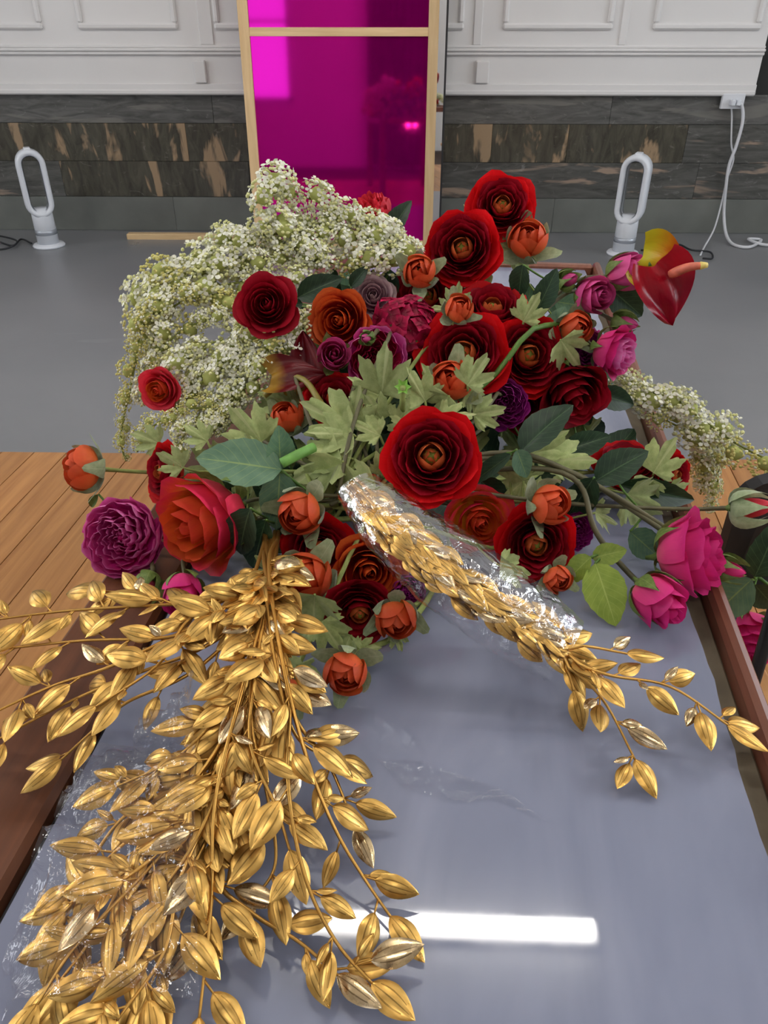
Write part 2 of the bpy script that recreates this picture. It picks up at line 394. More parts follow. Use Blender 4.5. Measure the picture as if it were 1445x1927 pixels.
for r in range(4):
    ym = (rowy[r] + rowy[r + 1]) / 2
    for k in range(len(joints[r]) - 1):
        x0 = max(ROOM_X0, PWL(joints[r][k], ym).x); x1 = min(ROOM_X1, PWL(joints[r][k + 1], ym).x)
        if x1 - x0 < .05: continue
        wall_piece('marble_slab' if r < 3 else 'base_stone', x0 + .0008, x1 - .0008, rowz[r + 1] + .0008, rowz[r] - .0008, .02 if r < 3 else .03, mats[r][k], .0015)
# white panelling
zb = rowz[0]; XR = PWL(1434, 120, WALL_Y - .06).x
def zat(py, y=WALL_Y - .06): return P(722, py, Y=y).z
def xat(px, py, y=WALL_Y - .06): return P(px, py, Y=y).x
wall_piece('panel_board', ROOM_X0, XR, zb + .002, CEIL, .045, M_WHITE, .002)
wall_piece('panel_board', XR + .25, ROOM_X1, zb + .002, CEIL, .045, M_WHITE, .002)
wall_piece('bottom_ledge', ROOM_X0, XR, zb - .0, zat(158), .062, M_WHITE, .004)
wall_piece('bottom_bead', ROOM_X0, XR, zb - .004, zb + .028, .07, M_WHITE, .008)
for (ya, yb, th) in ((104, 97, .066), (97, 91, .075), (91, 85, .062)):
    wall_piece('dado_moulding', ROOM_X0, XR, zat(ya), zat(yb), th, M_WHITE, .005)
for (xa, xb) in ((365, 388), (895, 920)):
    wall_piece('plinth_block', xat(xa, 135), xat(xb, 135), zat(157), zat(114), .075, M_WHITE, .006)
for (xa, xb) in ((372, 398), (892, 908), (1170, 1184)):
    wall_piece('stile', xat(xa, 40), xat(xb, 40), zat(85), 3.2, .056, M_WHITE, .004)
PT = 2.6
for (xa, xb) in ((-220, 79), (146, 334), (403, 560), (690, 873), (946, 1153), (1229, 1433)):
    X0, X1, Z0 = xat(xa, 50), xat(xb, 50), zat(56); mw = .035
    for (p0, p1, q0, q1) in ((X0, X1, Z0, Z0 + mw), (X0, X1, PT - mw, PT), (X0, X0 + mw, Z0 + mw, PT - mw), (X1 - mw, X1, Z0 + mw, PT - mw)):
        wall_piece('panel_moulding', p0, p1, q0, q1, .068, M_WHITE, .010)
# other walls and ceiling: openings hold the windows
def wall_with_holes(name, axis, at, lo, hi, holes, th):
    b = MB(); cuts = sorted(holes); p = lo
    def bx(a0, a1, z0, z1):
        if axis == 'X': b.box((at, a0, z0), (at + th, a1, z1))
        else: b.box((a0, at, z0), (a1, at + th, z1))
    for (c0, c1, z0, z1) in cuts:
        bx(p, c0, -.1, CEIL); bx(c0, c1, -.1, z0); bx(c0, c1, z1, CEIL); p = c1
    bx(p, hi, -.1, CEIL); return struct(put(name, b.me(name, M_WHITE)))
def window(n, axis, at, c, w_, z0, z1):
    o = struct(put('window_%d' % n, None, Matrix.Translation((at, c, z0) if axis == 'X' else (c, at, z0))))
    hh = z1 - z0
    def bar(nm, a0, a1, q0, q1):
        b = MB(); b.box((-.03, a0, q0), (.03, a1, q1)) if axis == 'X' else b.box((a0, -.03, q0), (a1, .03, q1))
        put(nm, b.me(nm, M_WHITE), WM[o].copy(), o)
    bar('window_frame', -w_ / 2, -w_ / 2 + .06, 0, hh); bar('window_frame', w_ / 2 - .06, w_ / 2, 0, hh)
    bar('window_frame', -w_ / 2, w_ / 2, 0, .06); bar('window_frame', -w_ / 2, w_ / 2, hh - .06, hh)
    for (a0, a1) in ((-w_ / 2 + .06, -.02), (.02, w_ / 2 - .06)):
        for (q0, q1) in ((.06, hh * .5 - .02), (hh * .5 + .02, hh - .06)):
            b = MB(); b.box((-.003, a0, q0), (.003, a1, q1)) if axis == 'X' else b.box((a0, -.003, q0), (a1, .003, q1))
            put('pane', b.me('pane', M_PANE), WM[o].copy(), o)
    bar('glazing_bar', -.02, .02, 0, hh); bar('glazing_bar', -w_ / 2, w_ / 2, hh * .5 - .02, hh * .5 + .02)
wall_with_holes('wall_left', 'X', ROOM_X0 - .3, ROOM_Y0, WALL_Y, [(yy - .75, yy + .75, 1.0, 3.3) for yy in (.6, 3.4)], .3)
wall_with_holes('wall_right', 'X', ROOM_X1, ROOM_Y0, WALL_Y, [(yy - .75, yy + .75, 1.0, 3.3) for yy in (.6, 3.6)], .3)
wall_with_holes('wall_rear', 'Y', ROOM_Y0 - .3, ROOM_X0, ROOM_X1, [(-3.35, -1.85, 1.0, 3.3)], .3)
window(1, 'X', ROOM_X0 + .03, .6, 1.5, 1, 3.3); window(2, 'X', ROOM_X0 + .03, 3.4, 1.5, 1, 3.3)
window(3, 'X', ROOM_X1 - .03, .6, 1.5, 1, 3.3); window(4, 'X', ROOM_X1 - .03, 3.6, 1.5, 1, 3.3)
window(5, 'Y', ROOM_Y0 + .03, -2.6, 1.5, 1, 3.3)
b = MB().box((ROOM_X0 - .3, ROOM_Y0 - .3, CEIL), (ROOM_X1 + .3, WALL_Y + .15, CEIL + .1)); struct(put('ceiling', b.me('ceiling', M_WHITE)))
# ceiling lights
TT = .75                                          # table height
def mirrored(px, py, H):
    p = P(px, py, z=TT); d = ray(px, py); d.z = -d.z
    return p + d * ((H - TT) / d.z)
l0, l1 = mirrored(488, 1728, CEIL - .09), mirrored(1118, 1750, CEIL - .09)
lm = (l0 + l1) / 2; lr = math.atan2(l1.y - l0.y, l1.x - l0.x); LL = (l1 - l0).length
def ceiling_light(loc, rz, L, label):
    t = thing('ceiling_light', (loc[0], loc[1], CEIL), label, 'ceiling light', 'tube lights on the ceiling', rz)
    M = WM[t]
    put('housing', MB().box((-L / 2 - .03, -.05, -.05), (L / 2 + .03, .05, 0), 0, None, .01).me('housing', M_WHITE), M, t)
    b = MB().tube([(-L / 2, 0, -.09), (L / 2, 0, -.09)], .048, 12); put('lamp_tube', b.me('lamp_tube', M_TUBE), M, t)
ceiling_light((lm.x, lm.y), lr, LL, 'white tube light on the ceiling whose reflection crosses the grey table')
LAB = 'added unseen white tube light on the ceiling away from the table'
for x, y in ((lm.x, -1.6), (-3.0, 1.2), (3.1, 1.2)): ceiling_light((x, y), 0 if abs(x) < 2 else HALF, 1.7, 'added unseen white tube light on the ceiling in front of the plum curtain' if abs(x) < 2 else 'added unseen white tube light on the ceiling running along a wall of windows')  # unseen tubes added to light the room, kept clear of the tabletop reflection

# ================================================================== purple screen, mirror, batten
SY = 5.22
def scr_x(px, py): return P(px, py, Y=SY).x
xl0, xl1 = scr_x(452, 120), scr_x(471, 120); xr0, xr1 = scr_x(811, 120), scr_x(824, 120)
ztop = 2.05; zc = P(640, 60, Y=SY).z; zbm = 0.0
lean = Matrix.Rotation(math.radians(-3.2), 4, 'X')
t = thing('framed_screen', ((xl0 + xr1) / 2, SY, 0), 'tall magenta mirrored panel in a pale pine frame', 'screen')
cx = (xl0 + xr1) / 2; hw = (xr1 - xl0) / 2; ML = WM[t] @ lean; pw = (xl1 - xl0)
def bxp(nm, lo, hi, mat, par=t, bev=.002): return put(nm, MB().box(lo, hi, 0, None, bev).me(nm, mat), ML, par)
bxp('stile', (-hw, -.02, 0), (-hw + pw, .02, ztop), M_PINE); bxp('stile', (hw - pw, -.02, 0), (hw, .02, ztop), M_PINE)
M_PINEX = m_wood('pale_pine_level', srgb(206, 172, 124), srgb(228, 198, 152), 'X', .5)
for (z0, z1) in ((0, .05), (zc - .022, zc + .022), (ztop - .05, ztop)): bxp('rail', (-hw + pw, -.018, z0), (hw - pw, .018, z1), M_PINEX)
for (z0, z1) in ((.05, zc - .022), (zc + .022, ztop - .05)): bxp('acrylic_panel', (-hw + pw, -.004, z0), (hw - pw, .004, z1), M_ACR, t, .0005)
SN = (ML.to_3x3() @ Vector((0, -1, 0))).normalized(); SP0 = WM[t].translation
def in_panel(px, py, Yb):
    d = ray(px, py); h = CLOC + d * ((SP0 - CLOC).dot(SN) / d.dot(SN)); r = d - SN * 2 * d.dot(SN)
    return h + r * ((Yb - h.y) / r.y)
M_CURT = plain('plum_curtain_cloth', srgb(70, 40, 62), .8, 0, .2, 9, .5)
xa, xb = sorted((in_panel(692, 200, -4.0).x, in_panel(808, 200, -4.0).x))
vs = []; fs = []
for i in range(61):
    x = xa + (xb - xa) * i / 60; y = -4.0 + .05 * math.sin(i * .9)
    vs += [(x, y, .02), (x, y, 3.6), (x, y - .012, .02), (x, y - .012, 3.6)]
for i in range(60): q = i * 4; fs += [[q, q + 1, q + 5, q + 4], [q + 2, q + 6, q + 7, q + 3], [q, q + 4, q + 6, q + 2], [q + 1, q + 3, q + 7, q + 5]]
tag(put('curtain', mesh('curtain', vs, fs, M_CURT)), 'dark plum curtain hanging at the rear of the room, mirrored in the panel', 'curtain')
bp_ = [in_panel(x, y, -2.6) for x, y in ((766, 190), (782, 189), (797, 190), (768, 235), (781, 234))]
c0 = Vector((sum(q.x for q in bp_) / 5, -2.6, 0))
cnd = thing('candelabra_lamp', c0, 'floor candelabra lamp with five bulbs, mirrored in the magenta panel', 'lamp')
put('base', MB().lathe([(.16, 0), (.16, .015), (.03, .04)], 20).me('base', M_BLACKM, True), WM[cnd], cnd)
put('pole', MB().tube([c0 + Vector((0, 0, .03)), c0 + Vector((0, 0, max(q.z for q in bp_) - .15))], .012, 8).me('pole', M_BLACKM, True), None, cnd)
for q in bp_:
    put('arm', MB().tube(spline([Vector((c0.x, -2.6, q.z - .16)), Vector(((c0.x + q.x) / 2, -2.6, q.z - .17)), q + Vector((0, 0, -.035))], 8), .007, 6).me('arm', M_BLACKM, True), None, cnd)
    put('bulb', MB().lathe([(.004, -.035), (.02, -.02), (.028, 0), (.02, .022), (.003, .035)], 12).me('bulb', M_BULB, True), Matrix.Translation(q), cnd)
MYY = 5.42
t = thing('standing_mirror', (P(740, 300, Y=MYY).x, MYY, 0), 'tall thin mirror leaning behind the magenta screen', 'mirror')
x1 = P(841, 120, Y=MYY).x - P(740, 300, Y=MYY).x
ML = WM[t] @ Matrix.Rotation(math.radians(-2.5), 4, 'X')
put('mirror_glass', MB().box((x1 - .75, 0, 0), (x1 - .012, .006, 2.0)).me('mirror_glass', M_MIRROR), ML, t)
put('mirror_edge', MB().box((x1 - .012, -.004, 0), (x1, .02, 2.0)).me('mirror_edge', M_DARKP), ML, t)
put('mirror_backing', MB().box((x1 - .75, .006, 0), (x1 - .012, .02, 2.0)).me('mirror_backing', M_DARKP), ML, t)
a, c = P(240, 440, z=.03), P(560, 440, z=.03)
o = put('timber_batten', MB().box((0, -.03, 0), (c.x - a.x, .03, .035), 0, None, .004).me('timber_batten', M_PINEX), Matrix.Translation((a.x, min(a.y, 5.5), 0)))
tag(o, 'pale wooden batten lying on the grey floor by the stone base', 'batten')

# ================================================================== bladeless fans, cables, socket
def stadium(rx, hz, n=10):
    out = []
    for i in range(n + 1): a = math.pi * i / n; out.append((rx * math.cos(a), hz + rx * math.sin(a)))
    for i in range(n + 1): a = math.pi + math.pi * i / n; out.append((rx * math.cos(a), -hz + rx * math.sin(a)))
    return out
def fan(px, py, rz, label):
    base = P(px, py, z=0.0)
    t = thing('bladeless_fan', base, label, 'fan', None, rz); M = WM[t]
    put('base', MB().lathe([(.10, 0), (.103, .008), (.095, .018), (.06, .024)], 32).me('base', M_FANW, True), M, t)
    bd = put('body', MB().lathe([(.068, .02), (.066, .19), (.064, .225), (.045, .245)], 32).me('body', M_FANW, True), M, t)
    band = MB().lathe([(.0686, .08), (.0682, .112)], 32).me('display_band', M_FANS, True); put('display_band', band, M, bd)
    # loop: ring section swept round a stadium
    zc_, rx, hz = .392, .068, .115
    sect = [(-.016, -.06), (-.021, -.03), (-.018, .05), (-.004, .066), (.014, .05), (.019, 0), (.014, -.055), (-.004, -.068)]
    rim = stadium(rx, hz, 12); nrm = []
    for i, (x, z) in enumerate(rim):
        zc2 = hz if i <= 12 else -hz; d = Vector((x, z - zc2)); d.normalize(); nrm.append(d)
    vs = []; fs = []; mi = []; N = len(rim); K = len(sect)
    for i in range(N):
        for (o_, y) in sect: vs.append((rim[i][0] - nrm[i].x * o_, y, zc_ + rim[i][1] - nrm[i].y * o_))
    for i in range(N):
        for k in range(K): fs.append([i * K + k, i * K + (k + 1) % K, ((i + 1) % N) * K + (k + 1) % K, ((i + 1) % N) * K + k]); mi.append(0)
    lp = put('loop', mesh('loop', vs, fs, [M_FANW, M_FANS], mi), M, t)
    # inner silver lip
    vs = []; fs = []
    for i in range(N):
        for y, o_ in ((-.05, .0185), (.045, .0185)): vs.append((rim[i][0] - nrm[i].x * o_, y, zc_ + rim[i][1] - nrm[i].y * o_))
    for i in range(N): fs.append([i * 2, i * 2 + 1, ((i + 1) % N) * 2 + 1, ((i + 1) % N) * 2])
    put('inner_lip', mesh('inner_lip', vs, fs, M_FANS), M, lp)
    put('remote_clip', MB().box((-.02, -.03, zc_ + hz + rx + .017), (.02, .03, zc_ + hz + rx + .027), 0, None, .003).me('remote_clip', M_FANW), M, t)
    return base
fb1 = fan(93, 463, .45, 'white bladeless tower fan on the floor by the beige-veined marble')
fb2 = fan(1171, 478, -.45, 'white bladeless tower fan on the floor below the wall socket')
def cable(name, pts, r, mat, label, n=40):
    o = put(name, MB().tube(spline(pts, n), r, 6).me(name, mat, True)); tag(o, label, 'cable'); return o
cable('power_cable', [fb1 + Vector((-.125, .02, .012)), P(40, 450, z=.012), P(20, 462, z=.012), P(-30, 440, z=.012), P(30, 452, z=.028), P(10, 468, z=.012), P(-60, 470, z=.012)], .006, M_BLACKC, 'dark power cable looped beside the fan by the beige-veined marble', 60)
cable('power_cable', [fb2 + Vector((.13, .05, .012)), P(1240, 470, z=.012), P(1275, 460, z=.014), P(1300, 470, z=.012), P(1335, 474, z=.012), P(1340, 486, z=.012), P(1322, 486, z=.012)], .006, M_BLACKC, 'dark power cable with plug lying on the floor under the socket')
sk = thing('wall_socket', PWL(1378, 188, WALL_Y - .045), 'white double wall socket fixed under the white panelling', 'socket')
M = WM[sk]; s_ = PM(1, M.translation)
put('socket_plate', MB().box((-22 * s_, -.03, -14 * s_), (20 * s_, .0, 11 * s_), 0, None, .004).me('socket_plate', M_WHITEC), M, sk)
for dx in (-4, 6): put('plug', MB().box(((dx - 4) * s_, -.075, -7 * s_), ((dx + 4) * s_, -.03, 2 * s_), 0, None, .005).me('plug', M_FANW), M, sk)
yy = WALL_Y - .09
def PF(px, py, y=yy): return P(px, py, Y=y)
cable('white_cord', [PF(1386, 190), PF(1396, 200), PF(1397, 230), PF(1385, 275), PF(1372, 310), PF(1366, 350), PF(1362, 400), P(1366, 440, Y=5.45), P(1380, 460, z=.012), P(1410, 465, z=.012), P(1432, 452, z=.012), P(1408, 450, z=.022), P(1440, 461, z=.012), P(1500, 458, z=.012)], .0105, M_WHITEC, 'thick white cord hanging from the socket and looping on the floor', 80)
cable('white_cord', [PF(1374, 190, yy + .012), PF(1377, 215, yy + .04), PF(1376, 270, yy + .036), PF(1380, 300, yy + .036), PF(1367, 340, yy + .036), PF(1358, 380, yy + .03), P(1344, 430, Y=5.42), P(1325, 465, z=.012), P(1318, 480, z=.01)], .006, M_WHITEC, 'thin white cord hanging from the socket to the dark plug', 60)

# ================================================================== TABLE
L0, R0 = P(108, 1540, z=TT), P(1318, 1205, z=TT)
org = L0 - tdir * (L0.y - .08) / tdir.y
tw = (R0 - L0).dot(tperp)
far = P(1005, 505, z=TT); tl = (far - org).dot(tdir)
t = thing('long_table', Vector((org.x, org.y, 0)), 'long table with glossy blue-grey top and brown wooden edges', 'table', None, tang)
MT = Matrix.Translation(org) @ RB                   # local x along table, local y to the left, z up
def tp(nm, lo, hi, mat, bev=.003, par=t): return put(nm, MB().box(lo, hi, 0, None, bev).me(nm, mat), MT, par)
# grey top with a ragged painted edge on the right
N = 90; vs = []; fs = []
random.seed(3); rag = 0
for i in range(N + 1):
    x = tl * i / N; rag = rag * .75 + random.uniform(-.0022, .0022)
    for z in (-.012, 0): vs += [(x, .0, z), (x, -tw + rag, z)]
for i in range(N):
    a = i * 4; c = a + 4
    fs += [[a + 2, a + 3, c + 3, c + 2], [a, c, c + 1, a + 1], [a + 1, c + 1, c + 3, a + 3], [a, a + 2, c + 2, c]]
fs += [[0, 1, 3, 2], [N * 4, N * 4 + 2, N * 4 + 3, N * 4 + 1]]
put('top_panel', mesh('top_panel', vs, fs, M_TABLE, smooth=False), MT, t)
tp('edge_strip', (0, -tw - .024, -.03), (tl, -tw + .012, -.0125), M_OLIVE)
tp('edge_strip', (0, -.012, -.03), (tl, .012, -.0125), M_DARKP)
tp('side_board', (0, .010, -.035), (tl + .03, .105, .006), M_DWOOD, .006)
# rounded rail on the right
vs = []; fs = []; pr = [(0, -.035), (0, .004), (.004, .012), (.011, .015), (.018, .012), (.024, .002), (.024, -.035)]
for x in (0, tl + .03):
    for (q, z) in pr: vs.append((x, -tw - .024 - q, z))
k = len(pr)
for i in range(k - 1): fs.append([i, i + 1, k + i + 1, k + i])
fs += [list(range(k - 1, -1, -1)), list(range(k, 2 * k)), [k - 1, 0, k, 2 * k - 1]]
put('side_rail', mesh('side_rail', vs, fs, M_RAIL, smooth=False), MT, t)
tp('end_rail', (tl, -tw - .024, -.035), (tl + .028, .010, .012), M_RAIL, .006)
for x in (.1, tl - .1):
    for y in (.06, -tw - .012 + .03): tp('leg', (x - .03, y - .03, -TT), (x + .03, y + .03, -.035), M_DWOOD, .004)
# clear film scrap lying on the table
def sheet(name, corners, nu, nv, amp, mat, hz=lambda u, v: 0, seed=0, tris=False):
    a, b_, c_, d_ = [Vector(q) for q in corners]; vs = []; fs = []
    for i in range(nu + 1):
        for j in range(nv + 1):
            u, v = i / nu, j / nv
            p = a.lerp(b_, u).lerp(d_.lerp(c_, u), v)
            h = noise.noise(Vector((p.x * 28 + seed, p.y * 28, seed))) * .6 + noise.noise(Vector((p.x * 70, p.y * 70 + seed, 3))) * .4
            p = p + Vector((noise.noise(p * 20 + Vector((seed, 0, 0))) * amp * 1.5, noise.noise(p * 22 + Vector((0, seed, 9))) * amp * 1.5, hz(u, v) + abs(h) * amp)); vs.append(p)
    for i in range(nu):
        for j in range(nv): q = i * (nv + 1) + j; fs.append([q, q + 1, q + nv + 2, q + nv + 1])
    return mesh(name, vs, fs, mat, smooth=True)
o = put('plastic_scrap', sheet('plastic_scrap', [P(700, 1425, z=TT + .001), P(860, 1450, z=TT + .001), P(1035, 1540, z=TT + .001), P(760, 1490, z=TT + .001)], 40, 14, .006, M_FILM2, seed=4))
tag(o, 'small scrap of clear crinkled film on the grey tabletop', 'plastic film')

# ================================================================== chair with a rose lying on it
CYr = .93
ct = P(1412, 895, Y=CYr); csc = PM(1, ct); ccx = P(1470, 1000, Y=CYr).x
t = thing('chair', Vector((ccx, CYr + .15, 0)), 'charcoal-backed chair with plywood seat standing beside the table', 'chair')
zt, zb_ = ct.z, P(1412, 1108, Y=CYr).z; hwid = ccx - P(1374, 1000, Y=CYr).x
vs = []; fs = []; ol = []
r_ = .055
for (sx, sz, a0) in ((1, 1, 0), (-1, 1, 90), (-1, -1, 180), (1, -1, 270)):
    for q in range(6):
        a = math.radians(a0 + q * 18); ol.append((sx * (hwid - r_) + r_ * math.cos(a), (zt + zb_) / 2 + sz * ((zt - zb_) / 2 - r_) + r_ * math.sin(a)))
nn = len(ol)
for yo in (-.012, .012): vs += [(ccx + x, CYr + yo + .25 * (x / hwid) ** 2 * .05, z) for x, z in ol]
fs = [list(range(nn)), list(range(2 * nn - 1, nn - 1, -1))] + [[i, nn + i, nn + (i + 1) % nn, (i + 1) % nn] for i in range(nn)]
put('backrest', mesh('backrest', vs, fs, M_DARKP, smooth=False), None, t)
SZ = .37
put('seat', MB().box((ccx - hwid - .03, CYr - .02, SZ - .02), (ccx + hwid + .03, CYr + .40, SZ), 0, None, .005).me('seat', M_PLY), None, t)
for sx in (-1, 1):
    xx = ccx + sx * (hwid - .04)
    put('leg', MB().tube([(xx, CYr - .06, 0), (xx, CYr - .02, SZ - .03), (xx, CYr + .014, zb_ + .06)], .011, 8).me('leg', M_BLACKM, True), None, t)
    put('leg', MB().tube([(xx, CYr + .40, 0), (xx, CYr + .36, SZ - .02)], .011, 8).me('leg', M_BLACKM, True), None, t)

#FLOWERS
# ---- flower materials
def S(*st): return [(p, srgb(*c)) for p, c in st]
PM_ = {
 'red':     petal_mat('red_petal', S((.1, (150, 6, 14)), (.5, (214, 14, 24)), (.95, (238, 26, 32)))),
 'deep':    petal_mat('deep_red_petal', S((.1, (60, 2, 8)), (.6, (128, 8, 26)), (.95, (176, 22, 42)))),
 'orange':  petal_mat('ranunculus_heart', S((.1, (140, 140, 44)), (.5, (204, 104, 50)), (.95, (222, 112, 60)))),
 'bud':     petal_mat('orange_bud_petal', S((.05, (180, 176, 60)), (.3, (222, 112, 50)), (.9, (228, 92, 50)))),
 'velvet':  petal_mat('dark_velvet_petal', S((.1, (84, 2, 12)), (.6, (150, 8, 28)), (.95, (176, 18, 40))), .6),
 'sunset':  petal_mat('sunset_petal', S((.1, (248, 170, 50)), (.45, (242, 124, 50)), (.95, (228, 72, 50))), inner=S((.1, (250, 180, 40)), (.55, (240, 122, 32)), (.95, (226, 84, 40)))),
 'sunsetb': petal_mat('sunset_outer_petal', S((.1, (236, 120, 50)), (.35, (236, 62, 80)), (.95, (238, 56, 100))), inner=S((.1, (255, 196, 60)), (.5, (246, 150, 40)), (.8, (234, 84, 56)), (.97, (228, 50, 80)))),
 'copper':  petal_mat('copper_petal', S((.1, (130, 14, 18)), (.6, (186, 36, 26)), (.9, (224, 100, 40)))),
 'pink':    petal_mat('pink_petal', S((.1, (226, 140, 130)), (.4, (222, 84, 142)), (.95, (226, 90, 158)))),
 'hot':     petal_mat('hot_pink_petal', S((.1, (246, 130, 140)), (.5, (236, 70, 136)), (.95, (222, 44, 132)))),
 'magenta': petal_mat('magenta_petal', S((.1, (190, 20, 108)), (.5, (222, 50, 150)), (.85, (238, 110, 186)), (.98, (246, 156, 210)))),
 'crimson': petal_mat('crimson_petal', S((.1, (130, 8, 46)), (.6, (190, 22, 76)), (.95, (206, 36, 92)))),
 'purple':  petal_mat('purple_petal', S((.1, (120, 10, 100)), (.6, (168, 32, 140)), (.95, (194, 64, 162)))),
 'mauve':   petal_mat('mauve_petal', S((.1, (150, 96, 120)), (.6, (194, 154, 168)), (.95, (222, 196, 196)))),
 'peony':   petal_mat('coral_petal', S((.1, (230, 160, 70)), (.4, (228, 50, 66)), (.95, (236, 66, 84)))),
 'anth':    petal_mat('spathe_red', S((.1, (214, 200, 40)), (.4, (226, 150, 34)), (.65, (206, 40, 30)), (.95, (150, 12, 28))), .25, .1, 0),
 'anthd':   petal_mat('spathe_dark', S((.1, (160, 12, 28)), (.6, (132, 8, 32)), (.95, (158, 16, 40))), .22, .1, 0),
 'calla':   petal_mat('maroon_calla', S((.1, (160, 120, 36)), (.3, (96, 12, 18)), (.95, (112, 8, 22))), .35, .1, 0),
}
SEP = leaf_mat('sepal_green', srgb(92, 116, 54), srgb(124, 146, 76), srgb(150, 170, 100), .5)
SEPG = leaf_mat('grey_green_sepal', srgb(138, 156, 116), srgb(168, 182, 140), srgb(176, 190, 150), .75, 14, .2, .3)
LOBE = leaf_mat('pale_lobed_leaf', srgb(142, 158, 96), srgb(180, 190, 128), srgb(196, 202, 146), .75, 10, .2, .3)
LDARK = leaf_mat('dark_green_leaf', srgb(32, 56, 38), srgb(52, 78, 52), srgb(96, 124, 84), .4)
LBLUE = leaf_mat('blue_green_leaf', srgb(78, 112, 88), srgb(108, 138, 108), srgb(150, 170, 100), .5)
LYEL = leaf_mat('yellow_green_leaf', srgb(122, 148, 50), srgb(152, 172, 70), srgb(178, 194, 100), .5)
STG = plain('green_stem', srgb(92, 128, 56), .5, 0, .4, 40, .25)
STP = plain('pale_fuzzy_stem', srgb(146, 158, 92), .8, 0, .2, 60, .2)
STB = plain('olive_brown_stem', srgb(92, 88, 60), .5, 0, .4, 40, .25)
CORE = plain('green_heart', srgb(120, 128, 44), .6, 0, .3, 60, .3)
# ---- petals
def petal(name, prof, psi, mat, tip=.3, spiral=.05, ruffle=0, seed=0, curl=0, point=0, nu=6, nv=7):
    vs, fs, uv = [], [], []
    for j in range(nv + 1):
        for i in range(nu + 1):
            u = -1 + 2 * i / nu; v = j / nv
            t = v * (1 - (tip if point else tip * .6) * abs(u) ** 2.6)
            r, z = bez(prof, t)
            if curl and t > .68: q = (t - .68) / .32; r += curl * q * q; z -= curl * .7 * q * q
            wf = .74 + .34 * math.sin(math.pi * min(1, v * .7 + .1))
            if point: wf *= (1 - point * max(0, v - .35) ** 1.3 / .65 ** 1.3)
            a = u * psi * wf
            r *= 1 + spiral * u
            if ruffle:
                q = v ** 2 * ruffle; r += q * math.sin(u * 5 + seed * 2.1); z += q * math.sin(u * 7 + seed * 1.3 + 1)
            vs.append((r * math.cos(a), r * math.sin(a), z)); uv.append((i / nu, t))
    for j in range(nv):
        for i in range(nu): q = j * (nu + 1) + i; fs.append([q, q + 1, q + nu + 2, q + nu + 1])
    return mesh(name, vs, fs, PM_.get(mat, mat), uvs=uv)
def cup(rb, zb, rt, zt): return [(.04, zb), (rb, zb), (rb * 1.06, zt * .4 + zb * .3), (rt, zt)]
_cache = {}
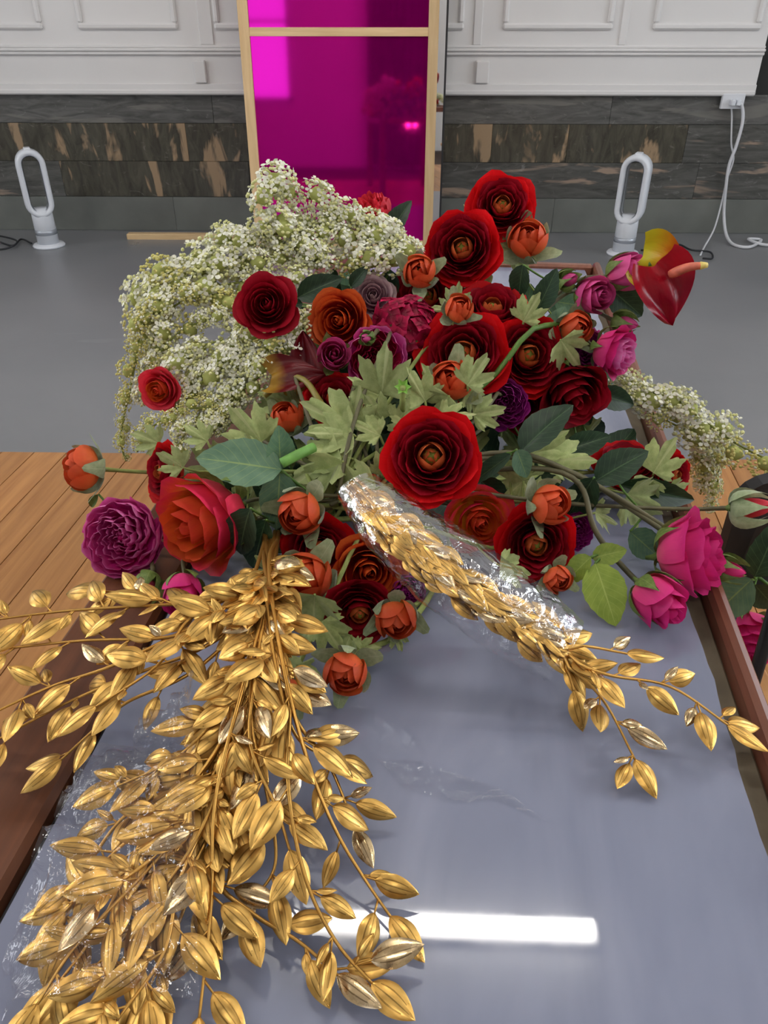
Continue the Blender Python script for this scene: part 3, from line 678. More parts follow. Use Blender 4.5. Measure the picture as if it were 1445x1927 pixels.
def layers(kind, cols):
    key = (kind, cols)
    if key in _cache: return _cache[key]
    c = list(cols); L = []
    def add(n, prof, psi, mat, **k): L.append((n, [petal('petal', prof, psi, mat, seed=s, **k) for s in range(2)], 'petal'))
    if kind == 'ranunculus':        # cols: outer, inner, heart
        add(4, cup(.22, -.3, .05, .12), .9, c[2], tip=.25)
        add(4, cup(.34, -.4, .19, .18), .95, c[2], tip=.25)
        add(5, [(.04, -.45), (.40, -.45), (.40, -.05), (.37, .20)], .85, c[1], tip=.2, ruffle=.02)
        add(5, [(.04, -.48), (.48, -.48), (.50, -.08), (.52, .19)], .85, c[1], tip=.22, ruffle=.025, curl=.03)
        add(6, [(.04, -.5), (.54, -.5), (.60, -.10), (.66, .15)], .75, c[1], tip=.24, ruffle=.03, curl=.03)
        add(6, [(.04, -.5), (.6, -.5), (.70, -.14), (.79, .09)], .75, c[1], tip=.26, ruffle=.03, curl=.03)
        add(5, [(.05, -.52), (.66, -.58), (.84, -.26), (.94, .04)], .82, c[0], tip=.25, ruffle=.035, curl=.04)
        add(5, [(.05, -.55), (.6, -.66), (.92, -.36), (1.08, -.08)], .8, c[0], tip=.32, ruffle=.04, curl=.03)
    elif kind == 'rose':            # cols: inner, outer
        add(2, cup(.10, -.3, .04, .30), 1.3, c[0], tip=.12, spiral=.25)
        add(3, cup(.20, -.4, .13, .30), 1.2, c[0], tip=.15, spiral=.16)
        add(3, cup(.32, -.45, .25, .28), 1.15, c[0], tip=.18, spiral=.12, curl=.03)
        add(4, cup(.46, -.5, .40, .24), .95, c[0], tip=.2, spiral=.10, curl=.05)
        add(4, cup(.62, -.55, .58, .17), .95, c[1], tip=.25, spiral=.08, curl=.08)
        add(5, [(.05, -.6), (.68, -.66), (.76, -.2), (.80, .06)], .78, c[1], tip=.3, spiral=.07, curl=.12)
        add(5, [(.05, -.64), (.72, -.74), (.86, -.32), (.94, -.1)], .76, c[1], tip=.32, spiral=.06, curl=.14, ruffle=.02)
    elif kind == 'garden':          # ruffled, many petals
        for n, r, z in ((3, .10, .12), (4, .2, .16), (6, .32, .18), (7, .46, .18), (8, .6, .16), (8, .74, .12)):
            add(n, cup(r + .05, -.45, r, z), 2.6 / n + .15, c[0], tip=.25, ruffle=.055, spiral=.12)
        add(8, cup(.92, -.55, .88, .05), .5, c[1], tip=.25, ruffle=.04)
        add(8, [(.05, -.6), (.8, -.66), (1.0, -.3), (1.02, -.02)], .5, c[1], tip=.3, ruffle=.04)
    elif kind == 'bud':             # orange ranunculus bud
        add(3, cup(.4, -.4, .05, .42), 1.2, c[0], tip=.2, spiral=.15)
        add(3, cup(.66, -.6, .16, .56), 1.2, c[0], tip=.28, spiral=.12)
        add(4, cup(.88, -.72, .40, .52), .95, c[0], tip=.34, spiral=.1)
        add(4, cup(1.0, -.75, .66, .38), .8, c[0], tip=.4, spiral=.08)
        L.append((6, [petal('sepal', [(.1, -.85), (1.0, -1.0), (1.12, -.5), (1.0 + .62 * s, .16 - .36 * s)], .5, SEPG, tip=.3, point=.45, nv=6, nu=4, seed=s) for s in range(2)], 'sepal'))
    elif kind == 'rosebud':         # tall half-open rose with green sepals
        add(2, cup(.12, -.5, .05, 1.0), 1.3, c[0], tip=.1, spiral=.2)
        add(3, cup(.28, -.7, .2, .98), 1.15, c[0], tip=.15, spiral=.14, curl=.03)
        add(3, cup(.5, -.8, .38, .92), 1.15, c[0], tip=.2, spiral=.12, curl=.06)
        add(4, cup(.72, -.85, .56, .80), .95, c[1], tip=.28, spiral=.1, curl=.10)
        add(4, cup(.86, -.9, .74, .58), .85, c[1], tip=.34, spiral=.1, curl=.12)
        L.append((5, [petal('sepal', [(.1, -.95), (.85, -1.0), (1.0, -.3), (.9 + .3 * s, .35)], .42, SEP, tip=.1, point=.95, nv=7, nu=4, spiral=0) for s in range(2)], 'sepal'))
    elif kind == 'sidebloom':       # fuller rose seen from the side, reflexed petals
        add(3, cup(.2, -.5, .12, .62), 1.2, c[0], tip=.15, spiral=.16)
        add(4, cup(.4, -.65, .32, .64), 1.0, c[0], tip=.18, spiral=.12, curl=.05, ruffle=.02)
        add(5, cup(.6, -.75, .55, .58), .85, c[0], tip=.2, spiral=.1, curl=.08, ruffle=.03)
        add(5, cup(.78, -.8, .78, .46), .8, c[1], tip=.26, spiral=.09, curl=.12, ruffle=.03)
        add(5, [(.05, -.85), (.85, -.9), (.9, -.1), (1.0, .24)], .78, c[1], tip=.32, spiral=.08, curl=.16, ruffle=.03)
        L.append((5, [petal('sepal', [(.1, -.9), (.85, -1.0), (1.0, -.6), (1.0 + .2 * s, -.1)], .3, SEP, tip=.1, point=.95, nv=6, nu=4, spiral=0) for s in range(2)], 'sepal'))
    elif kind == 'greenbud':        # closed bud wrapped in sepals with a red tip
        add(3, cup(.5, -.6, .1, .75), 1.1, c[0], tip=.2, spiral=.15)
        L.append((6, [petal('sepal', [(.1, -.9), (.95, -1.0), (.9, -.1), (.32 + .25 * s, .68)], .62, c[1], tip=.15, point=.75, nv=7, nu=4, spiral=.1) for s in range(2)], 'sepal'))
    elif kind == 'peony':
        for n, r, z in ((4, .14, .6), (5, .28, .62), (6, .42, .58), (7, .56, .5), (7, .7, .36)):
            add(n, cup(r + .06, -.6, r, z), 3.0 / n + .1, c[0], tip=.25, ruffle=.06, spiral=.1)
        L.append((5, [petal('sepal', [(.1, -.8), (.7, -.9), (.85, -.6), (.95, -.2)], .3, SEP, tip=.1, point=.9, nv=6, nu=4) for s in range(2)], 'sepal'))
    elif kind == 'hydrangea':
        L = None
    _cache[key] = L; return L
core_me = MB().lathe([(.02, -.5), (.16, -.45), (.2, -.15), (.14, .02), (.03, .07)], 10).me('flower_heart', CORE, True)
_hearts = {}
def heart_of(c):
    if c not in _hearts: _hearts[c] = MB().lathe([(.02, -.7), (.12, -.6), (.14, -.25), (.08, .0), (.02, .06)], 10).me('flower_heart', PM_.get(c, c), True)
    return _hearts[c]
def calyx_mesh(mat): return MB().lathe([(.05, -1.25), (.09, -1.05), (.22, -.85), (.3, -.62), (.12, -.5)], 10).me('calyx', mat, True)
CAL = {STP: calyx_mesh(SEPG), STG: calyx_mesh(SEP), STB: calyx_mesh(SEP)}
def floret_mesh(mat):
    vs, fs, uv = [], [], []
    for k in range(4):
        a = k * HALF + .2; bse = len(vs)
        for j in range(5):
            for i in range(4):
                v = j / 4; u = -1 + 2 * i / 3
                rr = .03 + v * (1 - .3 * abs(u) ** 2); wd = .5 * math.sin(math.pi * (.12 + .78 * v)) + .05
                x, y = rr, u * wd; z = -.10 * v * v + .05 * u * u + .04 * math.sin(5 * v + k)
                vs.append((x * math.cos(a) - y * math.sin(a), x * math.sin(a) + y * math.cos(a), z)); uv.append((i / 3, v))
        for j in range(4):
            for i in range(3): q = bse + j * 4 + i; fs.append([q, q + 1, q + 5, q + 4])
    return mesh('floret', vs, fs, PM_[mat], uvs=uv)
# ---- leaves: mesh along +Y, normal +Z
def leaf_mesh(name, mat, wid=.32, serr=.02, droop=.12, fold=.10, nv=14, wave=0, pk=.42):
    vs, fs, uv = [], [], []; nu = 6
    for j in range(nv + 1):
        v = j / nv
        wv = wid * (math.sin(math.pi * v ** (math.log(.5) / math.log(pk))) ** .8 if 0 < v < 1 else 0) + (.004 if v < 1 else 0)
        for i in range(nu + 1):
            u = -1 + 2 * i / nu
            x = u * (wv + (serr * (j % 2) if abs(u) == 1 and 0 < v < .97 else 0))
            z = fold * abs(u) * wv / wid - droop * v * v + wave * math.sin(v * 9 + u) * abs(u)
            vs.append((x, v, z)); uv.append((.5 + u / 2, v))
    for j in range(nv):
        for i in range(nu): q = j * (nu + 1) + i; fs.append([q, q + 1, q + nu + 2, q + nu + 1])
    return mesh(name, vs, fs, mat, uvs=uv)
def lobed_mesh(mat, seed):
    rnd = random.Random(seed); vs, fs, uv = [(0, 0, 0)], [], [(.5, 0)]; NA = 60; NRG = 4
    ph = rnd.uniform(-.15, .15)
    for k in range(1, NRG + 1):
        for i in range(NA + 1):
            th = -1.55 + 3.1 * i / NA
            R = .36
            for (tc, Lb, wd_) in ((0, 1.0, .34), (.66, .86, .30), (-.66, .86, .30), (1.22, .66, .30), (-1.22, .62, .30)):
                q = abs(th - tc - ph * .5) / wd_
                if q < 1.25: R = max(R, .36 + (Lb - .36) * (1 - (q / 1.25) ** 1.7) + .26 * (1.25 - q) * (abs(((th * 4.6 + seed * .37) % 1) - .5) - .2))
            f = k / NRG; r = R * f
            x, y = r * math.sin(th) * .95, r * math.cos(th) * 1.02 + .0
            z = -.25 * y * y + .10 * math.cos(5.1 * th) * f * f + .14 * abs(x) + .05 * math.sin(9 * th + seed) * f * f
            vs.append((x, y, z)); uv.append((.5 + th / 3.1, f))
    for i in range(NA): fs.append([0, 1 + i + 1, 1 + i])
    for k in range(NRG - 1):
        for i in range(NA): q = 1 + k * (NA + 1) + i; fs.append([q, q + 1, q + NA + 2, q + NA + 1])
    return mesh('leaf', vs, fs, mat, uvs=uv)
LM = {'dark': [leaf_mesh('leaf', LDARK, .30, .012), leaf_mesh('leaf', LDARK, .26, .012, .2)],
      'thin': [leaf_mesh('leaf', LDARK, .15, .008, .15)],
      'blue': [leaf_mesh('leaf', LBLUE, .30, .012, .05, .06), leaf_mesh('leaf', LBLUE, .33, .012, .1, .05)],
      'yel': [leaf_mesh('leaf', LYEL, .32, .014, .08, .06)],
      'lobe': [lobed_mesh(LOBE, s) for s in range(5)],
      'sep': [leaf_mesh('sepal', SEP, .17, 0, .3, .2, 10, 0, .35)]}
# ---- flower things
HUB = P(655, 880, Y=.84); HUB.z -= .03
THINGS = []                                         # (thing, stem points, family)
def stem_to(start, back, end, n=14, sag=0):
    d = (start - end).length
    return spline([start, start + back * min(.07, d * .25), start.lerp(end, .55) + Vector((0, 0, -sag)), end], n)
GROUPS = {'ranunculus': 'artificial ranunculus in the heap', 'bud': 'orange ranunculus buds in the heap', 'rose': 'artificial roses in the heap'}
def on_table(p): return -.13 < (p - org).dot(tperp) < tw + .06 and p.y < 2
def PS(px, py, Y, lift=.012):                      # as P, but never sunk into the tabletop
    p = P(px, py, Y=Y)
    if on_table(p) and p.z < TT + lift: p = P(px, py, z=TT + lift)
    return p
STEMPX = {650: [(684, 1218, 1.2), (745, 1205, 1.2), (800, 1140, 1.2), (838, 1060, 1.2), (820, 980, 1.2)],
          733: [(762, 1150, 1.2), (806, 1105, 1.2), (846, 1040, 1.2), (830, 970, 1.2)],
          1375: [(1352, 1062, .79), (1310, 1030, .80), (1200, 960, .83), (1105, 900, .85), (1060, 885, .86), (985, 845, .86), (900, 850, .86)],
          1312: [(1262, 1008, .805), (1250, 1000, .81), (1160, 940, .84), (1100, 895, .86), (1000, 860, .86), (900, 855, .86)],
          1240: [(1195, 1092, .745), (1180, 1075, .75), (1120, 1010, .78), (1104, 960, .81), (1098, 900, .85), (990, 862, .86)]}
# where blooms press on each other: each is a few balls along its axis (offset, radius, in bloom radii)
BALLS = {'bud': [(-.15, 1.0)], 'hydrangea': [(0, .95)], 'peony': [(-.1, .8)], 'rosebud': [(-.4, .78), (.3, .74)], 'greenbud': [(-.4, .8), (.2, .66)], 'sidebloom': [(-.35, .85), (.15, .85)], 'garden': [(-.18, .9)]}
SLV_PATH = [(672, 915, .16), (740, 985, .145), (830, 1060, .12), (920, 1125, .09), (1000, 1180, .066), (1065, 1225, .05)]
SLV_RAD = [44, 72, 94, 98, 94, 78]; SLV_FLAT = .62
SLV_Q = spline([P(x, y, z=TT + h) for x, y, h in SLV_PATH], 70)
SLV_R = [v.x for v in spline([Vector((PM(r, P(x, y, z=TT + h)), 0, 0)) for r, (x, y, h) in zip(SLV_RAD, SLV_PATH)], 70)]
POS, SPH = {}, []
def balls_of(kind, p, f, r): return [(p + f * (o_ * r), e * r) for o_, e in BALLS.get(kind, [(-.2, .86)])]
def settle(rows):
    it = []
    for (kind, cols, px, py, R, Y, u, v, lab) in rows:
        R2 = R * (1.1 if kind == 'bud' else 1); p = P(px, py, Y=Y); r = PM(R2, p); p = PS(px, py, Y, r * .85)
        it.append({'k': kind, 'key': (px, py), 'd': ray(px, py), 't0': (p - CLOC).length, 't': (p - CLOC).length, 'R': R2, 'u': u, 'v': v, 'off': Vector((0, 0, 0))})
    def geo(b):
        p = CLOC + b['d'] * b['t'] + b['off']; r = PM(b['R'], p); b['p'], b['r'] = p, r
        b['f'] = facing(p, b['u'], b['v']); b['s'] = balls_of(b['k'], p, b['f'], r)
    for b in it: geo(b)
    fixed = [(SLV_Q[i], .030) for i in range(2, 70, 4)]
    for rnd_ in range(160):
        for i in range(len(it)):
            A = it[i]
            for j in range(i):
                B = it[j]
                if (A['p'] - B['p']).length > 2.4 * (A['r'] + B['r']): continue
                pen = 0; sep = None
                for (c1, e1) in A['s']:
                    for (c2, e2) in B['s']:
                        q = .97 * (e1 + e2) - (c1 - c2).length
                        if q > pen: pen = q; sep = c1 - c2
                if pen > .0006:
                    lat = sep - CFWD * sep.dot(CFWD); lat = lat.normalized() if lat.length > 1e-4 else Vector((0, 0, 0))
                    sg = 1 if A['t'] > B['t'] else -1
                    if (A['k'] == 'bud') != (B['k'] == 'bud'): sg = -1 if A['k'] == 'bud' else 1
                    for X, k in ((A, sg), (B, -sg)):
                        nt = X['t'] + k * pen * .35
                        if abs(nt - X['t0']) < .13: X['t'] = nt
                        o_ = X['off'] + lat * (pen * .07 * (1 if X is A else -1))
                        if o_.length < .02: X['off'] = o_
                    geo(A); geo(B)
            for (c2, e2) in fixed:
                for (c1, e1) in A['s']:
                    q = .9 * e1 + e2 - (c1 - c2).length
                    if q > .0006:
                        k = 1 if A['t'] > (c2 - CLOC).length else -1
                        if abs(A['t'] + k * q * .4 - A['t0']) < .11: A['t'] += k * q * .4
                        geo(A)
            if on_table(A['p']):
                lowz = min(c.z - e for c, e in A['s'])
                if lowz < TT: A['t'] -= (TT - lowz) * .8; geo(A)
    for b in it: POS[b['key']] = (b['p'], b['r']); SPH.extend((b['key'], c, e) for c, e in b['s'])
def deflect(pts, me, rad=.003, k0=2, k1=1):
    pts = [q.copy() for q in pts]; n = len(pts)
    for it in range(16):
        for i in range(k0, n - k1):
            for key, c, e in SPH:
                if key == me: continue
                v = pts[i] - c; lim = e * .95 + rad
                if v.length < lim:
                    v = v + CFWD * (.25 * e) * (1 if v.dot(CFWD) >= 0 else -.0); pts[i] = c + v.normalized() * lim
                    zf = TT + rad + .001
                    if pts[i].z < zf and on_table(pts[i]):       # no room underneath: go round the side
                        hv = Vector((v.x, v.y, 0)); hv = hv.normalized() if hv.length > 1e-5 else tperp.copy()
                        pts[i] = c + hv * math.sqrt(max(lim * lim - (c.z - zf) ** 2, 1e-8)); pts[i].z = zf
            if on_table(pts[i]) and pts[i].z < TT + rad + .001: pts[i].z = TT + rad + .001
        if it < 12:
            for i in range(k0, n - k1): pts[i] = pts[i] * .6 + (pts[i - 1] + pts[min(i + 1, n - 1)]) * .2
    for i in (0, 1, n - 1):
        if on_table(pts[i]) and pts[i].z < TT + rad + .001: pts[i].z = TT + rad + .001
    return pts
def clear_shift(me_, M, step=3, skip=None, lo=TT + .001, rng=19, ds=.005):
    # smallest slide along the line of sight that frees a leaf from the blooms and the tabletop
    base = [M @ v.co for v in list(me_.vertices)[::step]]; cen = sum(base, Vector((0, 0, 0))) / len(base); d = (cen - CLOC).normalized()
    rad = max((q - cen).length for q in base); near = [(c, e * .9) for k, c, e in SPH if k != skip and (c - cen).length < e + rad + .1]
    best = None
    for k in range(2 * rng):
        sft = ds * (0, 1, 2, 3, -1, 4, 5, 6, -2, 7, 8, 9, -3, 10, 11, 12, -4, 13, 14, 15, -5, 16, 17, 18, -6, -7, -8, -9, -10, -11, -12, 19, 20, 21, -13, -14, -15, 22)[k]; bad = 0
        for q in base:
            w_ = q + d * sft
            if w_.z < lo and on_table(w_): bad += 2 + 200 * (lo - w_.z)
            for c, e in near:
                if (w_ - c).length < e: bad += 1
        if best is None or bad < best[0] - .5: best = (bad, sft)
        if bad == 0: break
    return Matrix.Translation(d * best[1]) @ M, d * best[1]
def bloom(kind, cols, px, py, R, Y, u, v, label, name=None, cat='flower', group=None, stem=None, fam=None, roll=None, end=None, sc=(1, 1, 1), sr=.0028):
    p, r = POS[(px, py)]
    f = facing(p, u, v)
    end = end or (HUB + Vector((random.uniform(-.05, .05), random.uniform(-.05, .05), random.uniform(-.03, .02))))
    fam = fam or ('lobe' if kind in ('ranunculus', 'bud') else 'rose')
    stem = stem or (STP if fam == 'lobe' else STB)
    name = name or {'ranunculus': 'ranunculus', 'bud': 'ranunculus_bud', 'garden': 'garden_rose', 'greenbud': 'rose_bud', 'rosebud': 'rose_bud', 'hydrangea': 'hydrangea', 'peony': 'peony'}.get(kind, 'rose')
    t = thing(name, end, label, cat, group)
    M = Matrix.Translation(p) @ frame(f, random.uniform(0, 6.28) if roll is None else roll) @ Matrix.Diagonal((r * sc[0], r * sc[1], r * sc[2], 1))
    if kind != 'hydrangea' and on_table(p) and p.z < TT + 2 * r:     # rest it on its own petals and sepals
        lowz = min((M @ Matrix.Scale(1.05, 4) @ Matrix.Rotation(a_, 4, 'Z') @ v_.co).z for (n_, ms_, nm_) in layers(kind, cols) for m_ in ms_ for v_ in list(m_.vertices)[::2] for a_ in (0, .8, 1.6, 2.4, 3.2, 4, 4.8, 5.6))
        lowz = min(lowz, (M @ Vector((0, 0, -1.2))).z - .004)
        if lowz < TT + .001:
            mv = ray(px, py); mv = mv * ((TT + .001 - lowz) / mv.z); p = p + mv; M = Matrix.Translation(mv) @ M
            for i_, (k_, c_, e_) in enumerate(SPH):
                if k_ == (px, py): SPH[i_] = (k_, c_ + mv, e_)
    bl = put('bloom', core_me if kind in ('ranunculus', 'bud') else heart_of(cols[0] if kind != 'greenbud' else SEP), M, t)
    if kind == 'hydrangea':
        fm = [floret_mesh(c) for c in cols]
        for k in range(52):
            z = 1 - 1.3 * (k + .5) / 52; a = k * 2.4; rr = math.sqrt(max(0, 1 - z * z))
            d = Vector((rr * math.cos(a), rr * math.sin(a), z))
            put('floret', fm[k % len(fm)], M @ Matrix.Translation(d * random.uniform(.72, .95)) @ frame((d + Vector((random.uniform(-.5, .5), random.uniform(-.5, .5), random.uniform(-.3, .3)))).normalized(), a) @ Matrix.Scale(random.uniform(.26, .36), 4), bl)
    else:
        for li, (n, ms, nm) in enumerate(layers(kind, cols)):
            a0 = li * 1.1
            for k in range(n):
                Q = Matrix.Rotation(a0 + 2 * math.pi * k / n + random.uniform(-.1, .1), 4, 'Z') @ Matrix.Rotation(random.uniform(-.05, .05), 4, 'X') @ Matrix.Rotation(random.uniform(-.05, .05), 4, 'Y') @ Matrix.Scale(random.uniform(.95, 1.05), 4)
                put(nm, ms[k % 2], M @ Q, bl)
        put('calyx', CAL[stem], M, t)
    back = -(M.to_3x3() @ Vector((0, 0, 1))).normalized()
    st0 = p + back * r * (.95 if kind != 'hydrangea' else .5)
    pts = stem_to(st0, back, end)
    if px in STEMPX: pts = spline([st0] + [PS(x, y, yy_) for x, y, yy_ in STEMPX[px]] + [end], 30); sr = .0036
    elif fam == 'chair': pts = spline([st0, Vector((st0.x, .965, .52)), Vector((st0.x, .935, .57)), end], 14)
    else: pts = stem_to(st0, back, end, 26)
    if fam != 'chair': pts = deflect(pts, (px, py), sr)
    put('stem', MB().tube(pts, [sr * (1.5 if px in STEMPX else 1.15)] * 2 + [sr] * (len(pts) - 2), 7).me('stem', stem, True), None, t)
    THINGS.append((t, pts, fam)); return t
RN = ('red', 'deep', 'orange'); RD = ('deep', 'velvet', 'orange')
rows = [
 # ranunculus: px py R Y u v label
 ('ranunculus', RN, 945, 384, 60, 1.25, .12, .40, 'bright red ranunculus topmost in the heap, against the grey marble'),
 ('ranunculus', RN, 868, 466, 70, 1.18, -.1, .25, 'wide red ranunculus with green-orange heart below the topmost red bloom'),
 ('ranunculus', RN, 876, 648, 84, 1.02, -.08, .28, 'large bright red ranunculus with a small orange bud in front of it'),
 ('ranunculus', RN, 812, 858, 90, .80, .03, .16, 'largest open red ranunculus, just above the gold sprig sleeve'),
 ('ranunculus', RN, 925, 578, 66, 1.10, .12, .85, 'red ranunculus seen edge-on behind the large bright red one'),
 ('ranunculus', RN, 992, 672, 72, 1.04, .30, .15, 'shaded dark red ranunculus tucked beside the large bright red one'),
 ('ranunculus', RN, 630, 746, 56, .98, 0, .55, 'red ranunculus half covered by pale lobed leaves'),
 ('ranunculus', RN, 600, 1032, 70, .75, .1, -.05, 'red ranunculus behind two orange buds beside the gold leaves'),
 ('ranunculus', RN, 1012, 1018, 72, .80, .15, -.25, 'red ranunculus lying under an orange bud beside the plastic sleeve'),
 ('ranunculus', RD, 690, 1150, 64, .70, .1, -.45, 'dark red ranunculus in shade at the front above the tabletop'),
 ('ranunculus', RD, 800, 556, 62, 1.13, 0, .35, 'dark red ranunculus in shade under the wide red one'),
 ('ranunculus', RN, 302, 888, 56, .90, -1.3, .1, 'red ranunculus turned sideways beside the magenta rose'),
 ('ranunculus', RN, 1268, 895, 44, .95, .9, -.1, 'small scarlet ranunculus facing away over the wooden rail'),
 ('ranunculus', RN, 1185, 872, 62, .98, .3, .9, 'red ranunculus mostly hidden by a broad dark leaf near the rail'),
 # orange buds
 ('bud', ('bud',), 994, 446, 38, 1.20, .05, .55, 'orange bud with grey-green sepals under the topmost red bloom'),
 ('bud', ('bud',), 790, 513, 32, 1.14, -.1, .3, 'orange bud between the white flowers and the wide red ranunculus'),
 ('bud', ('bud',), 848, 712, 40, .95, -.1, .35, 'orange bud in front of the large bright red ranunculus'),
 ('bud', ('bud',), 1090, 622, 33, 1.08, .5, .1, 'orange bud on a curved pale stem near the pink roses'),
 ('bud', ('bud',), 148, 880, 42, .88, -1.5, .1, 'orange bud on a long stem reaching out over the floorboards'),
 ('bud', ('bud',), 562, 975, 44, .78, -.45, -.35, 'orange bud hanging on a thick pale stem below the blue-green leaves'),
 ('bud', ('bud',), 573, 1088, 52, .68, -.05, .12, 'largest open orange bud beside the gold leaves'),
 ('bud', ('bud',), 733, 1168, 40, .66, .1, -.75, 'orange bud hanging head-down under the plastic sleeve'),
 ('bud', ('bud',), 650, 1270, 42, .605, -.1, -.45, 'orange bud resting on the bare tabletop at the front'),
 ('bud', ('bud',), 1040, 955, 40, .80, .75, -.05, 'orange bud with grey sepals beside the orange rose'),
 ('bud', ('bud',), 538, 782, 33, .95, -.1, .7, 'orange bud poking up behind the blue-green leaves'),
 ('bud', ('bud',), 540, 1308, 32, .60, -.2, -.5, 'orange bud half hidden behind hanging gold stems on the tabletop'),
 ('bud', ('bud',), 868, 592, 28, 1.06, .3, .5, 'closed orange bud on the upper edge of the large red ranunculus'),
 ('bud', ('bud',), 1052, 1092, 28, .72, .3, -.4, 'small orange bud between the sleeve and the yellow-green leaves'),
 # roses
 ('rose', ('velvet', 'velvet'), 500, 572, 60, 1.04, -.15, .2, 'dark velvet red rose among the white flower tassels'),
 ('rose', ('copper', 'copper'), 636, 604, 60, 1.05, -.3, .05, 'copper orange rose beside the dark velvet rose'),
 ('rosebud', ('pink', 'pink'), 628, 668, 36, .99, .05, .15, 'small purplish pink rose below the copper rose'),
 ('garden', ('crimson', 'magenta'), 712, 668, 58, 1.03, .1, .1, 'magenta rose behind a green bud in the middle of the heap'),
 ('rose', ('mauve', 'mauve'), 702, 556, 44, 1.14, 0, .3, 'pale mauve rose under a dark leaf below the white flowers'),
 ('rose', ('sunset', 'sunsetb'), 908, 985, 66, .81, .25, -.35, 'orange and pink rose beside the top of the plastic sleeve'),
 ('sidebloom', ('sunset', 'sunsetb'), 378, 985, 92, .77, -1.0, -.45, 'big flame orange and pink rose above the gold leaves'),
 ('garden', ('magenta', 'magenta'), 226, 1012, 76, .78, -.35, .0, 'ruffled magenta garden rose hanging over the table edge'),
 ('rosebud', ('hot', 'hot'), 345, 1118, 44, .72, -.1, -.8, 'pink rose head hanging down behind gold leaves'),
 ('rose', ('copper', 'copper'), 692, 1085, 70, .72, .15, -.3, 'shaded copper rose under the edge of the plastic sleeve'),
 ('sidebloom', ('hot', 'hot'), 1312, 1045, 74, .80, 1.7, .1, 'hot pink rose turned sideways over the wooden rail'),
 ('rosebud', ('hot', 'hot'), 1240, 1130, 54, .745, 1.0, -.9, 'pink rose bud with long green sepals lying by the rail'),
 ('rosebud', ('pink', 'pink'), 1118, 556, 40, 1.10, .55, .0, 'pink rose opening towards the room on a brown stem'),
 ('rosebud', ('pink', 'pink'), 1180, 512, 40, 1.12, 1.4, .3, 'pink rose bud held beside the red and yellow anthurium'),
 ('sidebloom', ('magenta', 'hot'), 1158, 662, 46, 1.05, 1.4, -.3, 'rosy magenta rose turned sideways below the green pointed bud'),
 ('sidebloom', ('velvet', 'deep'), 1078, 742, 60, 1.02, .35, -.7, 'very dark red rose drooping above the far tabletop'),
 ('hydrangea', ('crimson',), 762, 622, 72, 1.09, .0, .2, 'crimson hydrangea head deep in the middle of the heap'),
 ('garden', ('purple', 'purple'), 1082, 1002, 36, .82, .4, -.2, 'small purple rose behind the orange bud with grey sepals'),
 ('garden', ('purple', 'purple'), 768, 1112, 32, .72, .3, -.2, 'small purple rose under the lower side of the sleeve'),
 ('garden', ('purple', 'magenta'), 1098, 655, 44, 1.07, .2, .1, 'ruffled purple rose beside the curved pale stem'),
 ('garden', ('purple', 'purple'), 950, 762, 46, 1.0, .1, .0, 'shaded purple rose beneath the dark red ranunculus'),
 ('rose', ('sunset', 'peony'), 296, 735, 42, 1.02, -.5, -.2, 'red-orange rose peeping out beneath the white tassels'),
 ('peony', ('peony',), 702, 398, 46, 1.27, -.3, .9, 'coral red peony behind the white flowers, against the magenta panel'),
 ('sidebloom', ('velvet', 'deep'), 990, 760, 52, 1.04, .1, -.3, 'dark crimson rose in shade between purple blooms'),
 ('greenbud', ('peony', SEPG), 1418, 955, 46, .82, 2.4, .05, 'plump closed grey-green bud with red tip beyond the rail'),
 ('greenbud', ('pink', SEP), 1072, 526, 28, 1.12, .6, .3, 'closed green rose bud above the pink rose'),
 ('greenbud', ('pink', SEP), 1180, 608, 30, 1.08, 1.2, -.25, 'pointed green rose bud below the pink rose'),
 ('greenbud', ('pink', SEP), 688, 636, 20, .97, -.4, .0, 'small green bud with a long thin sepal over the magenta rose'),
 ('greenbud', ('hot', SEP), 1375, 1072, 36, .78, 1.1, -.35, 'green folded bud impaled on a bare wire beside the hot pink rose'),
 ('greenbud', ('hot', SEP), 275, 1108, 36, .72, -.4, -1.0, 'green drooping bud under the ruffled magenta rose'),
]
settle(rows)
random.seed(11)
for (kind, cols, px, py, R, Y, u, v, lab) in rows:
    g = GROUPS['bud'] if kind == 'bud' else GROUPS['ranunculus'] if kind == 'ranunculus' else GROUPS['rose'] if kind in ('rose', 'rosebud', 'sidebloom', 'garden') else None
    bloom(kind, cols, px, py, R * (1.1 if kind == 'bud' else 1), Y, u, v, lab, group=g)
# the rose lying on the chair
POS[(1412, 1208)] = (P(1412, 1208, z=SZ + .058), PM(60, P(1412, 1208, z=SZ + .058)))
bloom('sidebloom', ('hot', 'hot'), 1412, 1208, 62, 1.0, .15, -1.2, 'bright pink rose with green leaves lying on the chair seat', end=P(1425, 1085, Y=.892), stem=STG, group='artificial roses in the heap', fam='chair')
